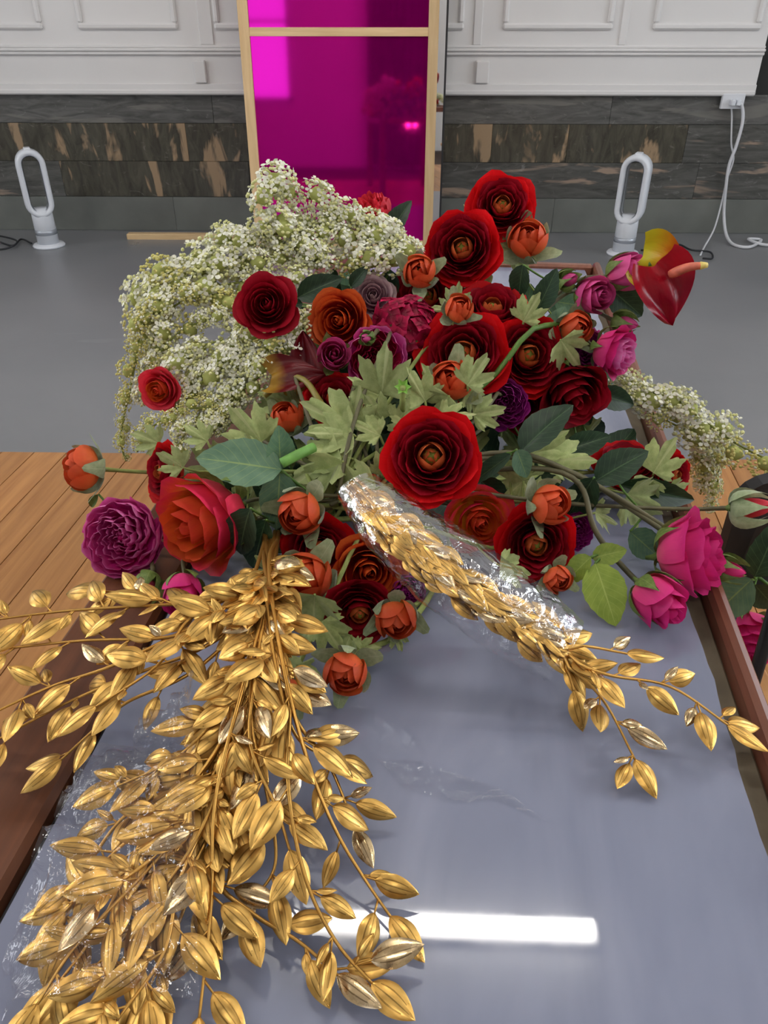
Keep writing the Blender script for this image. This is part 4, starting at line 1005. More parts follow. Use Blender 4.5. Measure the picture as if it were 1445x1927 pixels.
# anthurium, calla and a bare stem socket
def spathe(name, mat, L_, W_, seed=0):
    vs, fs, uv = [], [], []; nu, nv = 10, 14
    for j in range(nv + 1):
        v = j / nv
        for i in range(nu + 1):
            u = -1 + 2 * i / nu; wv = W_ * (math.sin(math.pi * (.08 + .92 * v) ** .62) ** .75 if v < 1 else 0)
            x = u * wv; y = L_ * (v - .25 * (1 - v) * abs(u) ** 1.5 * .8); z = .22 * u * u * wv + .10 * math.sin(3 * v + seed) + .05 * math.sin(6 * u + 4 * v + seed)
            vs.append((x, y, z)); uv.append((i / nu, v))
    for j in range(nv):
        for i in range(nu): q = j * (nu + 1) + i; fs.append([q, q + 1, q + nu + 2, q + nu + 1])
    return mesh(name, vs, fs, PM_[mat], uvs=uv)
def orient(p0, p1, nrm, s=None):
    y = (p1 - p0); L_ = y.length; y.normalize(); z = (nrm - y * nrm.dot(y)).normalized(); x = y.cross(z)
    return Matrix.Translation(p0) @ Matrix((x, y, z)).transposed().to_4x4() @ Matrix.Scale(s or L_, 4)
t = thing('anthurium', HUB + Vector((.04, .05, -.02)), 'glossy red and yellow anthurium reaching out beyond the pink bud', 'flower')
a, c = P(1208, 482, Y=1.11), P(1262, 612, Y=1.08)
put('spathe', spathe('spathe', 'anthd', 1.0, .50), orient(P(1232, 500, Y=1.09), c, facing(c, .35, .25)), t)
put('spathe', spathe('spathe', 'anth', 1.0, .58, .5), orient(a, P(1292, 520, Y=1.10), facing(a, .1, .05)), t)
sp = put('spadix', MB().tube(spline([P(1262, 516, Y=1.08), P(1295, 503, Y=1.06), P(1330, 499, Y=1.05)], 8), [.006, .0066, .0064, .006, .0056, .0052, .0046, .003], 8, 0).tube([P(1318, 500, Y=1.0495), P(1331, 499, Y=1.0495)], [.0056, .0034], 8, 1).me('spadix', [plain('spadix_pink', srgb(214, 116, 92), .5, 0, .4, 60, .25), plain('spadix_yellow', srgb(240, 216, 120), .5)], True), None, t)
pts = spline([P(1225, 495, Y=1.10), P(1150, 540, Y=1.12), P(1000, 640, Y=1.05), HUB + Vector((.04, .05, -.02))], 16)
pts = deflect(spline(pts, 30), None, .004); put('stem', MB().tube(pts, .004, 7).me('stem', STG, True), None, t); THINGS.append((t, pts, 'rose'))
t = thing('calla_lily', HUB + Vector((-.02, .04, -.02)), 'maroon calla lily with yellow-green throat below the dark velvet rose', 'flower')
a, c = P(500, 735, Y=.99), P(612, 640, Y=1.03)
put('spathe', spathe('spathe', 'calla', 1.0, .42, 1), orient(P(515, 715, Y=1.0), P(612, 700, Y=1.0), facing(a, -.2, .5)), t)
put('spathe', spathe('spathe', 'calla', 1.0, .40, 3), orient(P(575, 735, Y=1.0), P(570, 622, Y=1.04), facing(a, -.3, .2)), t)
pts = spline([P(497, 745, Y=.985), P(560, 705, Y=1.0), P(620, 780, Y=.94), HUB + Vector((-.02, .04, -.02))], 14)
pts = deflect(spline(pts, 30), None, .0045); put('stem', MB().tube(pts, .0045, 7).me('stem', plain('calla_stem', srgb(140, 128, 56), .4), True), None, t)
t = thing('stem_socket', P(757, 775, Y=.90), 'bright green star-shaped empty stem socket among pale lobed leaves', 'flower stem')
p = P(758, 728, Y=.89); f = facing(p, .0, .3); r = PM(17, p)
vs = [(0, 0, -.3)]; fs = []
for k in range(12):
    a = k * math.pi / 6; q = 1.0 if k % 2 == 0 else .58; vs.append((q * math.cos(a), q * math.sin(a), .15 if k % 2 == 0 else 0))
for k in range(12): fs.append([0, 1 + k, 1 + (k + 1) % 12])
put('star_calyx', mesh('star_calyx', vs, fs, plain('bright_green', srgb(122, 176, 60), .5), smooth=False), Matrix.Translation(p) @ frame(f) @ Matrix.Scale(r, 4), t)
put('stem', MB().tube([p, P(757, 775, Y=.90)], .004, 7).me('stem', STP, True), None, t)
# ---- leaves: kind, base px, tip px, depth, tip depth offset
leaves = [
 ('blue', 530, 884, 368, 858, .80, 0), ('blue', 527, 884, 526, 802, .82, 0), ('blue', 527, 886, 520, 1000, .79, -.02),
 ('dark', 980, 850, 1072, 754, .86, .02), ('thin', 962, 855, 878, 912, .83, 0), ('blue', 972, 846, 993, 900, .83, 0),
 ('dark', 1120, 905, 1218, 846, .88, 0), ('dark', 1118, 898, 1062, 985, .84, 0), ('thin', 1165, 912, 1318, 945, .90, 0), ('dark', 1130, 885, 1195, 800, .97, .04),
 ('yel', 1114, 1050, 1180, 1034, .75, 0), ('yel', 1120, 1060, 1160, 1178, .735, -.01), ('yel', 1112, 1048, 1060, 1096, .74, 0),
 ('dark', 1010, 585, 1048, 508, 1.10, 0), ('dark', 984, 498, 972, 566, 1.14, 0), ('dark', 1145, 540, 1212, 598, 1.13, 0),
 ('dark', 735, 505, 722, 582, 1.12, -.01), ('dark', 730, 445, 768, 376, 1.25, 0), ('dark', 1120, 740, 1200, 762, 1.05, 0),
 ('dark', 1095, 770, 1112, 802, 1.02, 0), ('dark', 1060, 850, 1150, 818, .98, 0), ('blue', 1185, 1000, 1245, 1052, .82, 0),
 ('dark', 470, 960, 440, 1050, .80, 0), ('dark', 500, 980, 470, 1075, .78, 0), ('dark', 560, 560, 640, 520, 1.12, 0), ('dark', 660, 540, 690, 500, 1.15, 0),
 ('dark', 1010, 580, 985, 640, 1.08, 0), ('dark', 440, 850, 420, 930, .86, 0), ('dark', 900, 900, 960, 960, .85, 0), ('dark', 1000, 920, 1060, 900, .86, 0),
 ('lobe', 718, 742, 728, 655, .93, 0), ('lobe', 712, 745, 660, 712, .93, 0), ('lobe', 660, 808, 575, 758, .90, 0), ('lobe', 662, 806, 672, 735, .91, 0),
 ('lobe', 665, 818, 585, 812, .87, -.01), ('lobe', 660, 862, 580, 838, .85, 0), ('lobe', 642, 860, 545, 902, .84, 0), ('lobe', 645, 868, 592, 942, .83, 0),
 ('lobe', 720, 790, 690, 745, .91, 0), ('lobe', 715, 820, 668, 795, .88, 0), ('lobe', 770, 800, 735, 845, .86, 0), ('lobe', 745, 800, 800, 770, .89, 0),
 ('lobe', 705, 905, 632, 935, .81, 0), ('lobe', 712, 915, 728, 960, .80, -.02), ('lobe', 718, 895, 735, 850, .82, 0),
 ('lobe', 492, 832, 440, 768, .90, 0), ('lobe', 548, 768, 492, 732, .96, 0), ('lobe', 556, 764, 545, 722, .97, 0), ('lobe', 480, 845, 430, 850, .86, 0),
 ('lobe', 880, 725, 912, 672, .95, 0), ('lobe', 878, 738, 912, 768, .94, 0), ('lobe', 845, 745, 812, 790, .92, 0), ('lobe', 825, 740, 795, 690, .94, 0), ('lobe', 800, 755, 770, 700, .93, 0),
 ('lobe', 918, 548, 870, 522, 1.13, 0), ('lobe', 915, 540, 905, 585, 1.12, 0), ('lobe', 850, 585, 812, 580, 1.09, 0), ('lobe', 856, 580, 860, 535, 1.1, 0),
 ('lobe', 985, 605, 1012, 555, 1.08, 0), ('lobe', 980, 610, 965, 650, 1.06, 0), ('lobe', 1050, 620, 1050, 690, 1.05, 0), ('lobe', 1055, 640, 1090, 690, 1.05, 0),
 ('lobe', 960, 470, 935, 450, 1.2, 0), ('lobe', 965, 475, 1020, 490, 1.19, 0), ('lobe', 895, 400, 885, 370, 1.26, 0),
 ('lobe', 1000, 855, 1058, 808, .90, 0), ('lobe', 1030, 868, 1118, 858, .89, 0), ('lobe', 960, 905, 990, 862, .86, 0), ('lobe', 985, 905, 945, 940, .85, 0), ('lobe', 1000, 930, 1035, 905, .84, 0),
 ('lobe', 1120, 965, 1165, 985, .83, 0), ('lobe', 1180, 930, 1250, 965, .88, 0), ('lobe', 1225, 900, 1200, 945, .9, 0), ('lobe', 1230, 890, 1265, 830, .94, 0), ('lobe', 1255, 925, 1300, 945, .92, 0),
 ('lobe', 610, 1105, 668, 1130, .67, 0), ('lobe', 592, 1120, 588, 1195, .665, 0), ('lobe', 600, 1160, 560, 1210, .66, 0), ('lobe', 605, 1170, 642, 1225, .65, 0),
 ('lobe', 660, 1195, 640, 1240, .63, 0), ('lobe', 670, 1225, 712, 1215, .62, 0), ('lobe', 745, 1190, 755, 1225, .645, 0), ('lobe', 560, 1250, 580, 1290, .61, 0), ('lobe', 545, 1230, 520, 1280, .61, 0),
 ('lobe', 940, 1065, 1000, 1080, .73, 0), ('lobe', 830, 790, 890, 775, .89, 0), ('lobe', 890, 780, 950, 770, .93, 0), ('lobe', 300, 835, 250, 812, .95, 0), ('lobe', 345, 880, 300, 850, .88, 0), ('lobe', 390, 830, 350, 800, .9, 0),
 ('lobe', 520, 1080, 488, 1045, .70, 0), ('lobe', 500, 1150, 470, 1110, .68, 0), ('sep', 185, 930, 165, 960, .87, 0),
 ('dark', 1420, 1085, 1470, 985, .885, 0), ('blue', 1415, 1090, 1338, 1160, .885, .01), ('dark', 1420, 1100, 1462, 1150, .885, 0),
]
random.seed(5)
def add_leaf(kind, p0, p1, nrm):
    fam = 'lobe' if kind == 'lobe' else 'rose'
    best = None
    ch = p0.x > .42 and p0.z < .70
    lm_ = random.choice(LM[kind]); ML_ = orient(p0, p1, nrm)
    if not ch: ML_, mv = clear_shift(lm_, ML_); p0 = p0 + mv
    for (t, pts, fm) in THINGS:
        if (fm == 'chair') != ch: continue
        if fm != 'chair' and fm != fam: continue
        for q in pts:
            d = (q - p0).length
            if best is None or d < best[0]: best = (d, t, q)
    if best is None: return
    o = put('leaf' if kind != 'sep' else 'sepal', lm_, ML_, best[1])
    if best[0] > .006:
        mid = p0.lerp(best[2], .5) + Vector((0, 0, -.004)); pq = spline([p0, mid, best[2]], 8); pq = pq if ch else deflect(pq, None, .0016, 1, 1); put('petiole', MB().tube(pq, .0016, 5).me('petiole', STP if kind == 'lobe' else STG, True), None, best[1])
for (kind, bx, by, tx, ty, Y, dY) in leaves:
    p0, p1 = PS(bx, by, Y), PS(tx, ty, Y + dY, .008)
    if bx > 1350 and by > 1000: p0, p1 = P(bx, by, Y=Y), P(tx, ty, Y=Y + dY)
    add_leaf(kind, p0, p1, facing(p0, random.uniform(-.35, .35), random.uniform(.0, .6)))
# loose foliage filling the body of the heap under the blooms
random.seed(21)
for k in range(380):
    px, py = random.gauss(800, 170), random.uniform(560, 1130)
    if abs(px - 800) > 330 - abs(py - 800) * .35 or (px < 560 and py < 760): continue
    Y = 1.30 - (py - 450) * .00088 + random.uniform(.05, .13)
    p0 = P(px, py, Y=Y)
    if p0.z < TT + .015: continue
    a = random.uniform(0, 6.28); Lp = random.uniform(55, 95)
    p1 = P(px + Lp * math.cos(a), py + Lp * math.sin(a), Y=Y + random.uniform(-.03, .03))
    if p1.z < TT + .01: p1.z = TT + .01
    add_leaf(random.choice(('dark', 'dark', 'lobe', 'blue')), p0, p1, facing(p0, random.uniform(-.5, .5), random.uniform(-.2, .7)))
for k in range(70):
    px, py = random.uniform(425, 640), random.uniform(860, 1080)
    Y = .93 - (py - 860) * .0007 + random.uniform(.0, .06); p0 = P(px, py, Y=Y)
    if p0.z < TT + .012: continue
    a = random.uniform(0, 6.28); Lp = random.uniform(55, 95); p1 = P(px + Lp * math.cos(a), py + Lp * math.sin(a), Y=Y)
    p1.z = max(p1.z, TT + .01)
    add_leaf(random.choice(('dark', 'dark', 'dark', 'lobe')), p0, p1, facing(p0, random.uniform(-.5, .5), random.uniform(-.2, .7)))
# green taped stem end
o = put('taped_stem', MB().tube(spline([P(530, 872, Y=.80), P(556, 858, Y=.81), P(590, 842, Y=.83)], 8), .0065, 10).me('taped_stem', plain('green_white_tape', srgb(120, 176, 84), .5, 0, .4, 40, .35), True))
tag(o, 'cut stem end wrapped in mottled green tape among the leaves', 'stem')
# ================================================================== white amaranthus tassels
AM_W = plain('white_floret', srgb(242, 242, 222), .6, 0, .3, 40, .06)
AM_Y = plain('yellow_green_bead', srgb(232, 232, 168), .6, 0, .3, 60, .18)
AM_G = plain('green_core', srgb(182, 188, 112), .8, 0, .2, 50, .2)
AM_O = plain('olive_bead', srgb(214, 206, 128), .6, 0, .3, 50, .25)
def cluster(seed, nd, nb, mats, ds=.24, bs=.085):
    rnd = random.Random(seed); b = MB()
    ico = [(0, 0, 1), (.894, 0, .447), (.276, .851, .447), (-.724, .526, .447), (-.724, -.526, .447), (.276, -.851, .447), (.724, .526, -.447), (-.276, .851, -.447), (-.894, 0, -.447), (-.276, -.851, -.447), (.724, -.526, -.447), (0, 0, -1)]
    icf = [[0, 1, 2], [0, 2, 3], [0, 3, 4], [0, 4, 5], [0, 5, 1], [1, 6, 2], [2, 7, 3], [3, 8, 4], [4, 9, 5], [5, 10, 1], [6, 7, 2], [7, 8, 3], [8, 9, 4], [9, 10, 5], [10, 6, 1], [11, 7, 6], [11, 8, 7], [11, 9, 8], [11, 10, 9], [11, 6, 10]]
    b.add([Vector(v) * .58 for v in ico], icf, 2)
    def rd():
        while True:
            d = Vector((rnd.uniform(-1, 1), rnd.uniform(-1, 1), rnd.uniform(-1, 1)))
            if .2 < d.length < 1: return d.normalized()
    for k in range(nd):
        d = rd(); f = frame((d + rd() * .5).normalized(), rnd.uniform(0, 6)).to_3x3(); c = d * rnd.uniform(.85, 1.1); s = ds * rnd.uniform(.7, 1.2)
        for q in range(3):                              # three rounded petals
            a = q * 2.09; ax, ay = f @ Vector((math.cos(a), math.sin(a), .25)), f @ Vector((-math.sin(a), math.cos(a), 0))
            b.add([c, c + ax * s * .5 - ay * s * .42, c + ax * s * .95 - ay * s * .3, c + ax * s * 1.05 + ay * s * .2, c + ax * s * .55 + ay * s * .45], [[0, 1, 2, 3, 4]], 0)
    for k in range(nb):
        d = rd(); c = d * rnd.uniform(.88, 1.12); s = bs * rnd.uniform(.7, 1.25)
        b.add([c + Vector(v) * s for v in ico], icf, 1 if rnd.random() < .75 else 0)
    return b.me('flower_cluster', mats, True)
CLW = [cluster(s, 36, 80, [AM_W, AM_Y, AM_G], .27, .105) for s in range(4)]
CLB = [cluster(s + 9, 8, 92, [AM_W, AM_O, AM_G], .2, .10) for s in range(3)]
AMS = plain('amaranth_stem', srgb(132, 140, 70), .6, 0, .3, 40, .2)
random.seed(31)
def amaranth(label, paths, base, group='white amaranthus sprays'):
    t = thing('amaranthus', base, label, 'flower', group)
    for (pts, r0, r1, beads) in paths:
        q = [P(x, y, Y=Y) for x, y, Y in pts]; sp_ = deflect(spline(q, 60), None, .004, 1, 1)
        put('stem', MB().tube(sp_[::3] + [sp_[-1]], .0016, 5).me('stem', AMS, True), None, t)
        tot = sum((sp_[i + 1] - sp_[i]).length for i in range(59)); acc = 0; nxt = 0
        for i in range(59):
            f = i / 59; r = PM(r0 + (r1 - r0) * f, sp_[i]) * random.uniform(.72, 1.15)
            if acc >= nxt:
                off = Vector((random.uniform(-1, 1), random.uniform(-1, 1), random.uniform(-1, 1))) * r * .6
                d = (sp_[i + 1] - sp_[i]).normalized()
                cc = sp_[i] + off; dr = (cc - CLOC).normalized(); c0_ = cc.copy()
                for k_ in range(30):
                    if all((cc - c_).length > e_ * .95 + r * .8 for _, c_, e_ in SPH): break
                    cc = c0_ + dr * (.004 * (k_ + 1))
                put('flower_cluster', random.choice(CLB if beads or random.random() < .10 else CLW), Matrix.Translation(cc) @ frame(d, random.uniform(0, 6.28)) @ Matrix.Diagonal((r, r, r * random.uniform(1.0, 1.35), 1)), t)
                nxt = acc + r * 1.25
            acc += (sp_[i + 1] - sp_[i]).length
    return t
AB = P(700, 600, Y=1.12)
amaranth('white amaranthus spray arching highest across the magenta panel', [
  ([(770, 470, 1.20), (700, 425, 1.22), (610, 385, 1.22), (545, 362, 1.22), (495, 368, 1.21), (472, 400, 1.20)], 30, 28, 0),
  ([(760, 475, 1.19), (680, 440, 1.21), (590, 430, 1.21), (520, 410, 1.21)], 30, 28, 0),
  ([(742, 495, 1.17), (660, 500, 1.18), (560, 480, 1.19), (480, 440, 1.19)], 28, 30, 0)], AB)
amaranth('white amaranthus spray spreading over the grey floor beside the highest one', [
  ([(620, 450, 1.19), (520, 440, 1.19), (430, 455, 1.18), (350, 500, 1.17), (290, 530, 1.16), (265, 580, 1.14)], 30, 28, 0),
  ([(600, 490, 1.17), (500, 485, 1.17), (410, 500, 1.16), (330, 540, 1.15), (275, 600, 1.13), (262, 670, 1.11)], 30, 26, 0),
  ([(560, 530, 1.15), (460, 530, 1.15), (380, 550, 1.14), (310, 590, 1.12), (285, 650, 1.10)], 30, 28, 0)], AB + Vector((0, .01, -.01)))
amaranth('white amaranthus spray whose long thin tassel trails furthest down over the table edge', [
  ([(440, 560, 1.12), (330, 560, 1.12), (268, 610, 1.10), (252, 700, 1.07), (236, 770, 1.05), (226, 830, 1.03), (238, 868, 1.02)], 26, 11, 1),
  ([(480, 590, 1.10), (390, 600, 1.10), (320, 640, 1.09), (280, 700, 1.07), (262, 760, 1.05)], 28, 20, 0),
  ([(420, 640, 1.08), (350, 660, 1.07), (300, 700, 1.06)], 28, 26, 0)], AB + Vector((0, .02, -.01)))
amaranth('white amaranthus spray running from the dark velvet rose down to the lobed leaves', [
  ([(585, 590, 1.06), (540, 620, 1.06), (490, 670, 1.05), (440, 720, 1.04), (400, 780, 1.02), (385, 800, 1.0)], 24, 28, 0),
  ([(540, 640, 1.05), (480, 640, 1.06), (420, 680, 1.05), (370, 730, 1.03)], 28, 28, 0),
  ([(500, 700, 1.03), (450, 740, 1.02), (410, 800, .99), (370, 830, .97)], 26, 24, 0)], AB + Vector((-.02, 0, -.02)))
amaranth('white amaranthus spray with short drooping tassels around the red-orange rose', [
  ([(460, 690, 1.05), (390, 700, 1.05), (345, 760, 1.03), (320, 770, 1.02)], 26, 20, 0),
  ([(430, 770, 1.0), (350, 770, 1.0), (285, 805, .99), (258, 850, .98)], 20, 15, 1),
  ([(410, 790, .99), (350, 815, .98), (335, 860, .96)], 20, 16, 0)], AB + Vector((-.03, 0, -.03)))
amaranth('white amaranthus spray arching out over the wooden rail', [
  ([(1170, 735, 1.10), (1215, 735, 1.09), (1270, 755, 1.08), (1330, 795, 1.06), (1385, 835, 1.04), (1445, 865, 1.02), (1480, 880, 1.0)], 30, 26, 0),
  ([(1180, 752, 1.08), (1230, 780, 1.08), (1290, 808, 1.07), (1345, 825, 1.06)], 28, 26, 0),
  ([(1305, 815, 1.09), (1325, 870, 1.09), (1318, 930, 1.09)], 22, 17, 0),
  ([(1350, 830, 1.08), (1352, 890, 1.08), (1340, 950, 1.08)], 22, 17, 0)], P(1100, 730, Y=1.06))

# ================================================================== gold sprays
def gold_leaf(seed, wid):
    vs, fs, uv = [], [], []; nu, nv = 8, 12; rnd = random.Random(seed); bend = rnd.uniform(-.22, .12); tw = rnd.uniform(-.12, .12)
    for j in range(nv + 1):
        v = j / nv; wv = wid * (math.sin(math.pi * v ** .86) ** .85 if 0 < v < 1 else 0) + (.006 if v < .5 else 0)
        for i in range(nu + 1):
            u = -1 + 2 * i / nu; x = u * wv
            groove = -.022 * math.exp(-(u / .12) ** 2) - .016 * math.exp(-((abs(u) - .5) / .14) ** 2) * math.sin(math.pi * v)
            z = .10 * wv / wid * (1 - u * u) + groove + bend * v * v + tw * v * u * wv
            vs.append((x, v, z)); uv.append((i / nu, v))
    for j in range(nv):
        for i in range(nu): q = j * (nu + 1) + i; fs.append([q, q + 1, q + nu + 2, q + nu + 1])
    return mesh('leaf', vs, fs, GOLD, uvs=uv)
GL = [gold_leaf(s, (.24, .27, .21, .25)[s % 4]) for s in range(6)]
GLP = []
for me_ in GL[:3]:
    c = me_.copy(); c.materials.clear(); c.materials.append(GOLDP); GLP.append(c)
SLV_F = []
for i in range(70):
    t_ = (SLV_Q[min(i + 1, 69)] - SLV_Q[max(i - 1, 0)]).normalized(); x_ = t_.cross(Vector((0, 0, 1))).normalized(); SLV_F.append((t_, x_, x_.cross(t_)))
def in_sleeve(v, lim):                              # a point of a packed spray, drawn in to stay inside the film
    i = min(range(70), key=lambda k: (SLV_Q[k] - v).length_squared); t_, x_, y_ = SLV_F[i]; d = v - SLV_Q[i]; al = d.dot(t_)
    if i == 69 and al > .004: return v
    a, b_ = d.dot(x_) / SLV_R[i], d.dot(y_) / (SLV_R[i] * SLV_FLAT); n_ = math.hypot(a, b_)
    return v if n_ <= lim else SLV_Q[i] + t_ * al + (x_ * a * SLV_R[i] + y_ * b_ * SLV_R[i] * SLV_FLAT) * (lim / n_)
GOLDPTS = []
def gold_spray(label, path, group, step=.029, ll=.039, ang=.75, pale=.04, seed=0, start=.0, dens=1.0, flat=.35, floor=TT, lane=0):
    rnd = random.Random(seed); q = [P(x, y, z=TT + h) for x, y, h in path]; sp_ = deflect(spline(q, 80), None, .004, 1, 1)
    if lane: sp_ = [in_sleeve(v, .5) for v in sp_]
    t = thing('gold_spray', sp_[0], label, 'gold spray', group)
    put('stem', MB().tube(sp_[::2] + [sp_[-1]], [.0024 - .0013 * i / 40 for i in range(41)], 6).me('stem', GOLDST, True), None, t)
    acc = 0; nxt = start * sum((sp_[i + 1] - sp_[i]).length for i in range(79)); side = 1
    def leaf(p, d, L_, nrm, pet=True):
        gm = rnd.choice(GLP if rnd.random() < pale else GL)
        def trial(d, L_):
            base = p + d * L_ * (.28 if pet else -.02); tip = base + d * L_
            if lane: base, tip = in_sleeve(base, .55), in_sleeve(tip, .60)
            lo = floor(tip) if callable(floor) else floor
            tip.z = max(tip.z, lo + .011); base.z = max(base.z, lo + .004)
            M = orient(base, tip, nrm); pts_ = [M @ v.co for v in list(gm.vertices)[::4]]; cen = pts_[len(pts_) // 2]
            near = [(c, e * .92) for _, c, e in SPH if (c - cen).length < e + L_]
            bad = sum(1 for q in pts_ for c, e in near if (q - c).length < e)
            if lane:
                for q in pts_:
                    k = min(range(70), key=lambda k: (SLV_Q[k] - q).length_squared); t_, x_, y_ = SLV_F[k]; dd = q - SLV_Q[k]
                    if not (k == 69 and dd.dot(t_) > .004) and math.hypot(dd.dot(x_) / SLV_R[k], dd.dot(y_) / (SLV_R[k] * SLV_FLAT)) > .80: bad += 1
            return bad, base, M, pts_
        best = None
        for (dz, k) in ((0, 1), (.5, 1), (-.4, 1), (0, .75), (.9, .9), (.4, .6), (1.6, .8), (0, .5)):
            d2 = (d + Vector((0, -.15 * dz, dz))).normalized(); q = trial(d2, L_ * k)
            if best is None or q[0] < best[0]: best = q
            if best[0] == 0: break
        bad, base, M, pts_ = best
        if group != G1: GOLDPTS.extend(pts_)
        if pet: put('twig', MB().tube([p, base.lerp(M @ Vector((0, 1, 0)), .04)], [.0011, .0008], 5).me('twig', GOLDST, True), None, t)
        put('leaf', gm, M, t)
    for i in range(79):
        seg = sp_[i + 1] - sp_[i]; acc += seg.length
        if acc >= nxt:
            nxt = acc + step * rnd.uniform(.7, 1.25) / dens * (1.9 if lane and i > 46 else 1); side = -side; ang_ = .75 if lane and i > 46 else ang
            tdir_ = seg.normalized(); up = Vector((0, 0, 1)) + Vector((rnd.uniform(-flat, flat), rnd.uniform(-flat, flat) - .15, 0)); up.normalize()
            sd = tdir_.cross(up)
            if sd.length < .1: sd = CRIGHT.copy()
            sd.normalize(); a = ang_ * rnd.uniform(.7, 1.3)
            d = (tdir_ * math.cos(a) + sd * side * math.sin(a) + up * rnd.uniform(-.25, .3)).normalized()
            L_ = ll * rnd.uniform(.78, 1.15)
            leaf(sp_[i], d, L_, (up + sd * rnd.uniform(-.4, .4) + Vector((0, -.25, 0))).normalized())
            if rnd.random() < .55:
                d2 = (tdir_ * math.cos(a * 1.6) + sd * side * math.sin(a * 1.6) + up * rnd.uniform(-.2, .5)).normalized()
                leaf(sp_[i], d2, L_ * rnd.uniform(.4, .6), (up + sd * rnd.uniform(-.8, .8)).normalized())
    leaf(sp_[-1], (sp_[-1] - sp_[-3]).normalized(), ll * 1.1, Vector((rnd.uniform(-.3, .3), -.2, 1)).normalized(), False)
    return t
G1, G2, G3, G4 = 'gold sprays draped over the brown side board', 'gold sprays in the clear bag', 'gold sprays trailing on the grey tabletop', 'gold sprays in the clear sleeve'
LA = 'gold-painted leafy spray reaching over the brown side board'
LB = 'gold-painted leafy spray inside the clear plastic bag on the tabletop'
LC = 'gold-painted leafy spray trailing uncovered over the grey tabletop'
LD = 'gold-painted leafy spray packed in the clear plastic sleeve'
nofl = lambda p: .55
gs = [
 (LA, G1, [(500, 1090, .15), (400, 1130, .14), (270, 1140, .12), (120, 1150, .11), (0, 1165, .10)]),
 (LA, G1, [(490, 1110, .14), (380, 1150, .13), (280, 1120, .12), (180, 1112, .11)]),
 (LA, G1, [(490, 1120, .14), (340, 1195, .12), (160, 1205, .10), (-30, 1225, .09)]),
 (LA, G1, [(490, 1120, .13), (360, 1180, .12), (220, 1250, .10), (100, 1290, .08), (-20, 1345, .08)]),
 (LA, G1, [(490, 1130, .12), (390, 1215, .11), (250, 1270, .09), (120, 1325, .07), (-10, 1395, .06)]),
 (LA, G1, [(490, 1130, .12), (370, 1260, .10), (240, 1320, .08), (170, 1380, .06), (115, 1430, .045)]),
 (LA, G1, [(470, 1100, .15), (420, 1130, .15), (350, 1170, .13), (300, 1250, .11), (180, 1330, .09)]),
 (LB, G2, [(500, 1130, .13), (440, 1300, .10), (340, 1420, .07), (220, 1480, .05)]),
 (LB, G2, [(500, 1140, .12), (440, 1350, .09), (340, 1500, .06), (230, 1590, .05), (160, 1660, .03)]),
 (LB, G2, [(505, 1140, .11), (440, 1380, .08), (380, 1560, .06), (270, 1720, .04), (160, 1840, .025)]),
 (LB, G2, [(500, 1160, .10), (420, 1420, .07), (310, 1600, .05), (150, 1770, .04), (70, 1890, .03)]),
 (LB, G2, [(480, 1250, .08), (400, 1430, .06), (280, 1560, .04), (190, 1740, .03), (110, 1850, .02)]),
 (LB, G2, [(480, 1280, .08), (420, 1470, .06), (340, 1650, .05), (310, 1790, .04), (220, 1920, .03)]),
 (LB, G2, [(470, 1300, .07), (370, 1450, .05), (240, 1530, .04), (160, 1640, .03), (120, 1740, .02)]),
 (LB, G2, [(470, 1320, .06), (400, 1520, .04), (350, 1700, .03), (280, 1860, .02)]),
 (LB, G2, [(460, 1340, .06), (330, 1560, .05), (240, 1650, .05), (130, 1700, .03)]),
 (LB, G2, [(450, 1400, .05), (380, 1600, .045), (300, 1700, .04), (180, 1900, .03)]),
 (LC, G3, [(500, 1130, .14), (455, 1300, .11), (405, 1500, .07), (398, 1700, .04), (375, 1915, .02)]),
 (LC, G3, [(470, 1400, .07), (405, 1630, .035), (470, 1715, .025), (560, 1770, .02), (635, 1835, .012)]),
 (LC, G3, [(505, 1060, .17), (530, 1240, .13), (575, 1420, .08), (630, 1560, .045), (690, 1660, .02), (735, 1725, .012)]),
 (LC, G3, [(500, 1080, .16), (545, 1290, .11), (540, 1460, .08), (570, 1640, .05), (630, 1770, .03), (700, 1850, .015)]),
 (LC, G3, [(500, 1200, .12), (555, 1350, .08), (620, 1440, .05), (668, 1560, .02)]),
 (LC, G3, [(500, 1100, .15), (520, 1260, .12), (560, 1390, .08), (640, 1430, .05)]),
 (LC, G3, [(495, 1120, .14), (470, 1330, .10), (500, 1480, .06), (520, 1620, .035), (480, 1690, .02)]),
 (LC, G3, [(500, 1140, .13), (480, 1280, .11), (470, 1400, .09), (520, 1520, .07), (545, 1600, .05)]),
]
GLAB = {17: 'straight gold-painted spray running along the side of the clear bag', 18: 'gold-painted spray curving out from beneath the bag across the lamp reflection', 19: 'long gold-painted spray whose tip leaf covers the lamp reflection', 20: 'thin gold-painted spray trailing past the lamp reflection with narrow end leaves',
        0: 'topmost gold-painted spray over the side board, reaching out above the floorboards', 5: 'gold-painted spray whose tip leaf hangs just above the brown side board', 1: 'short gold-painted spray just under the ruffled magenta rose'}
for i, (lab, g, path) in enumerate(gs):
    lab = GLAB.get(i, lab)
    if path[0][1] < 1200: path = [(496 + (i % 5) * 7, 1000 + (i % 3) * 12, .075)] + [(x, y, min(h, .125)) for x, y, h in path]
    gold_spray(lab, path, g, seed=100 + i, start=.27 if path[0][1] < 1100 else 0, pale=.22 if g == G3 else .04, step=.021 if g == G2 else .028, floor=nofl if g == G1 else TT)
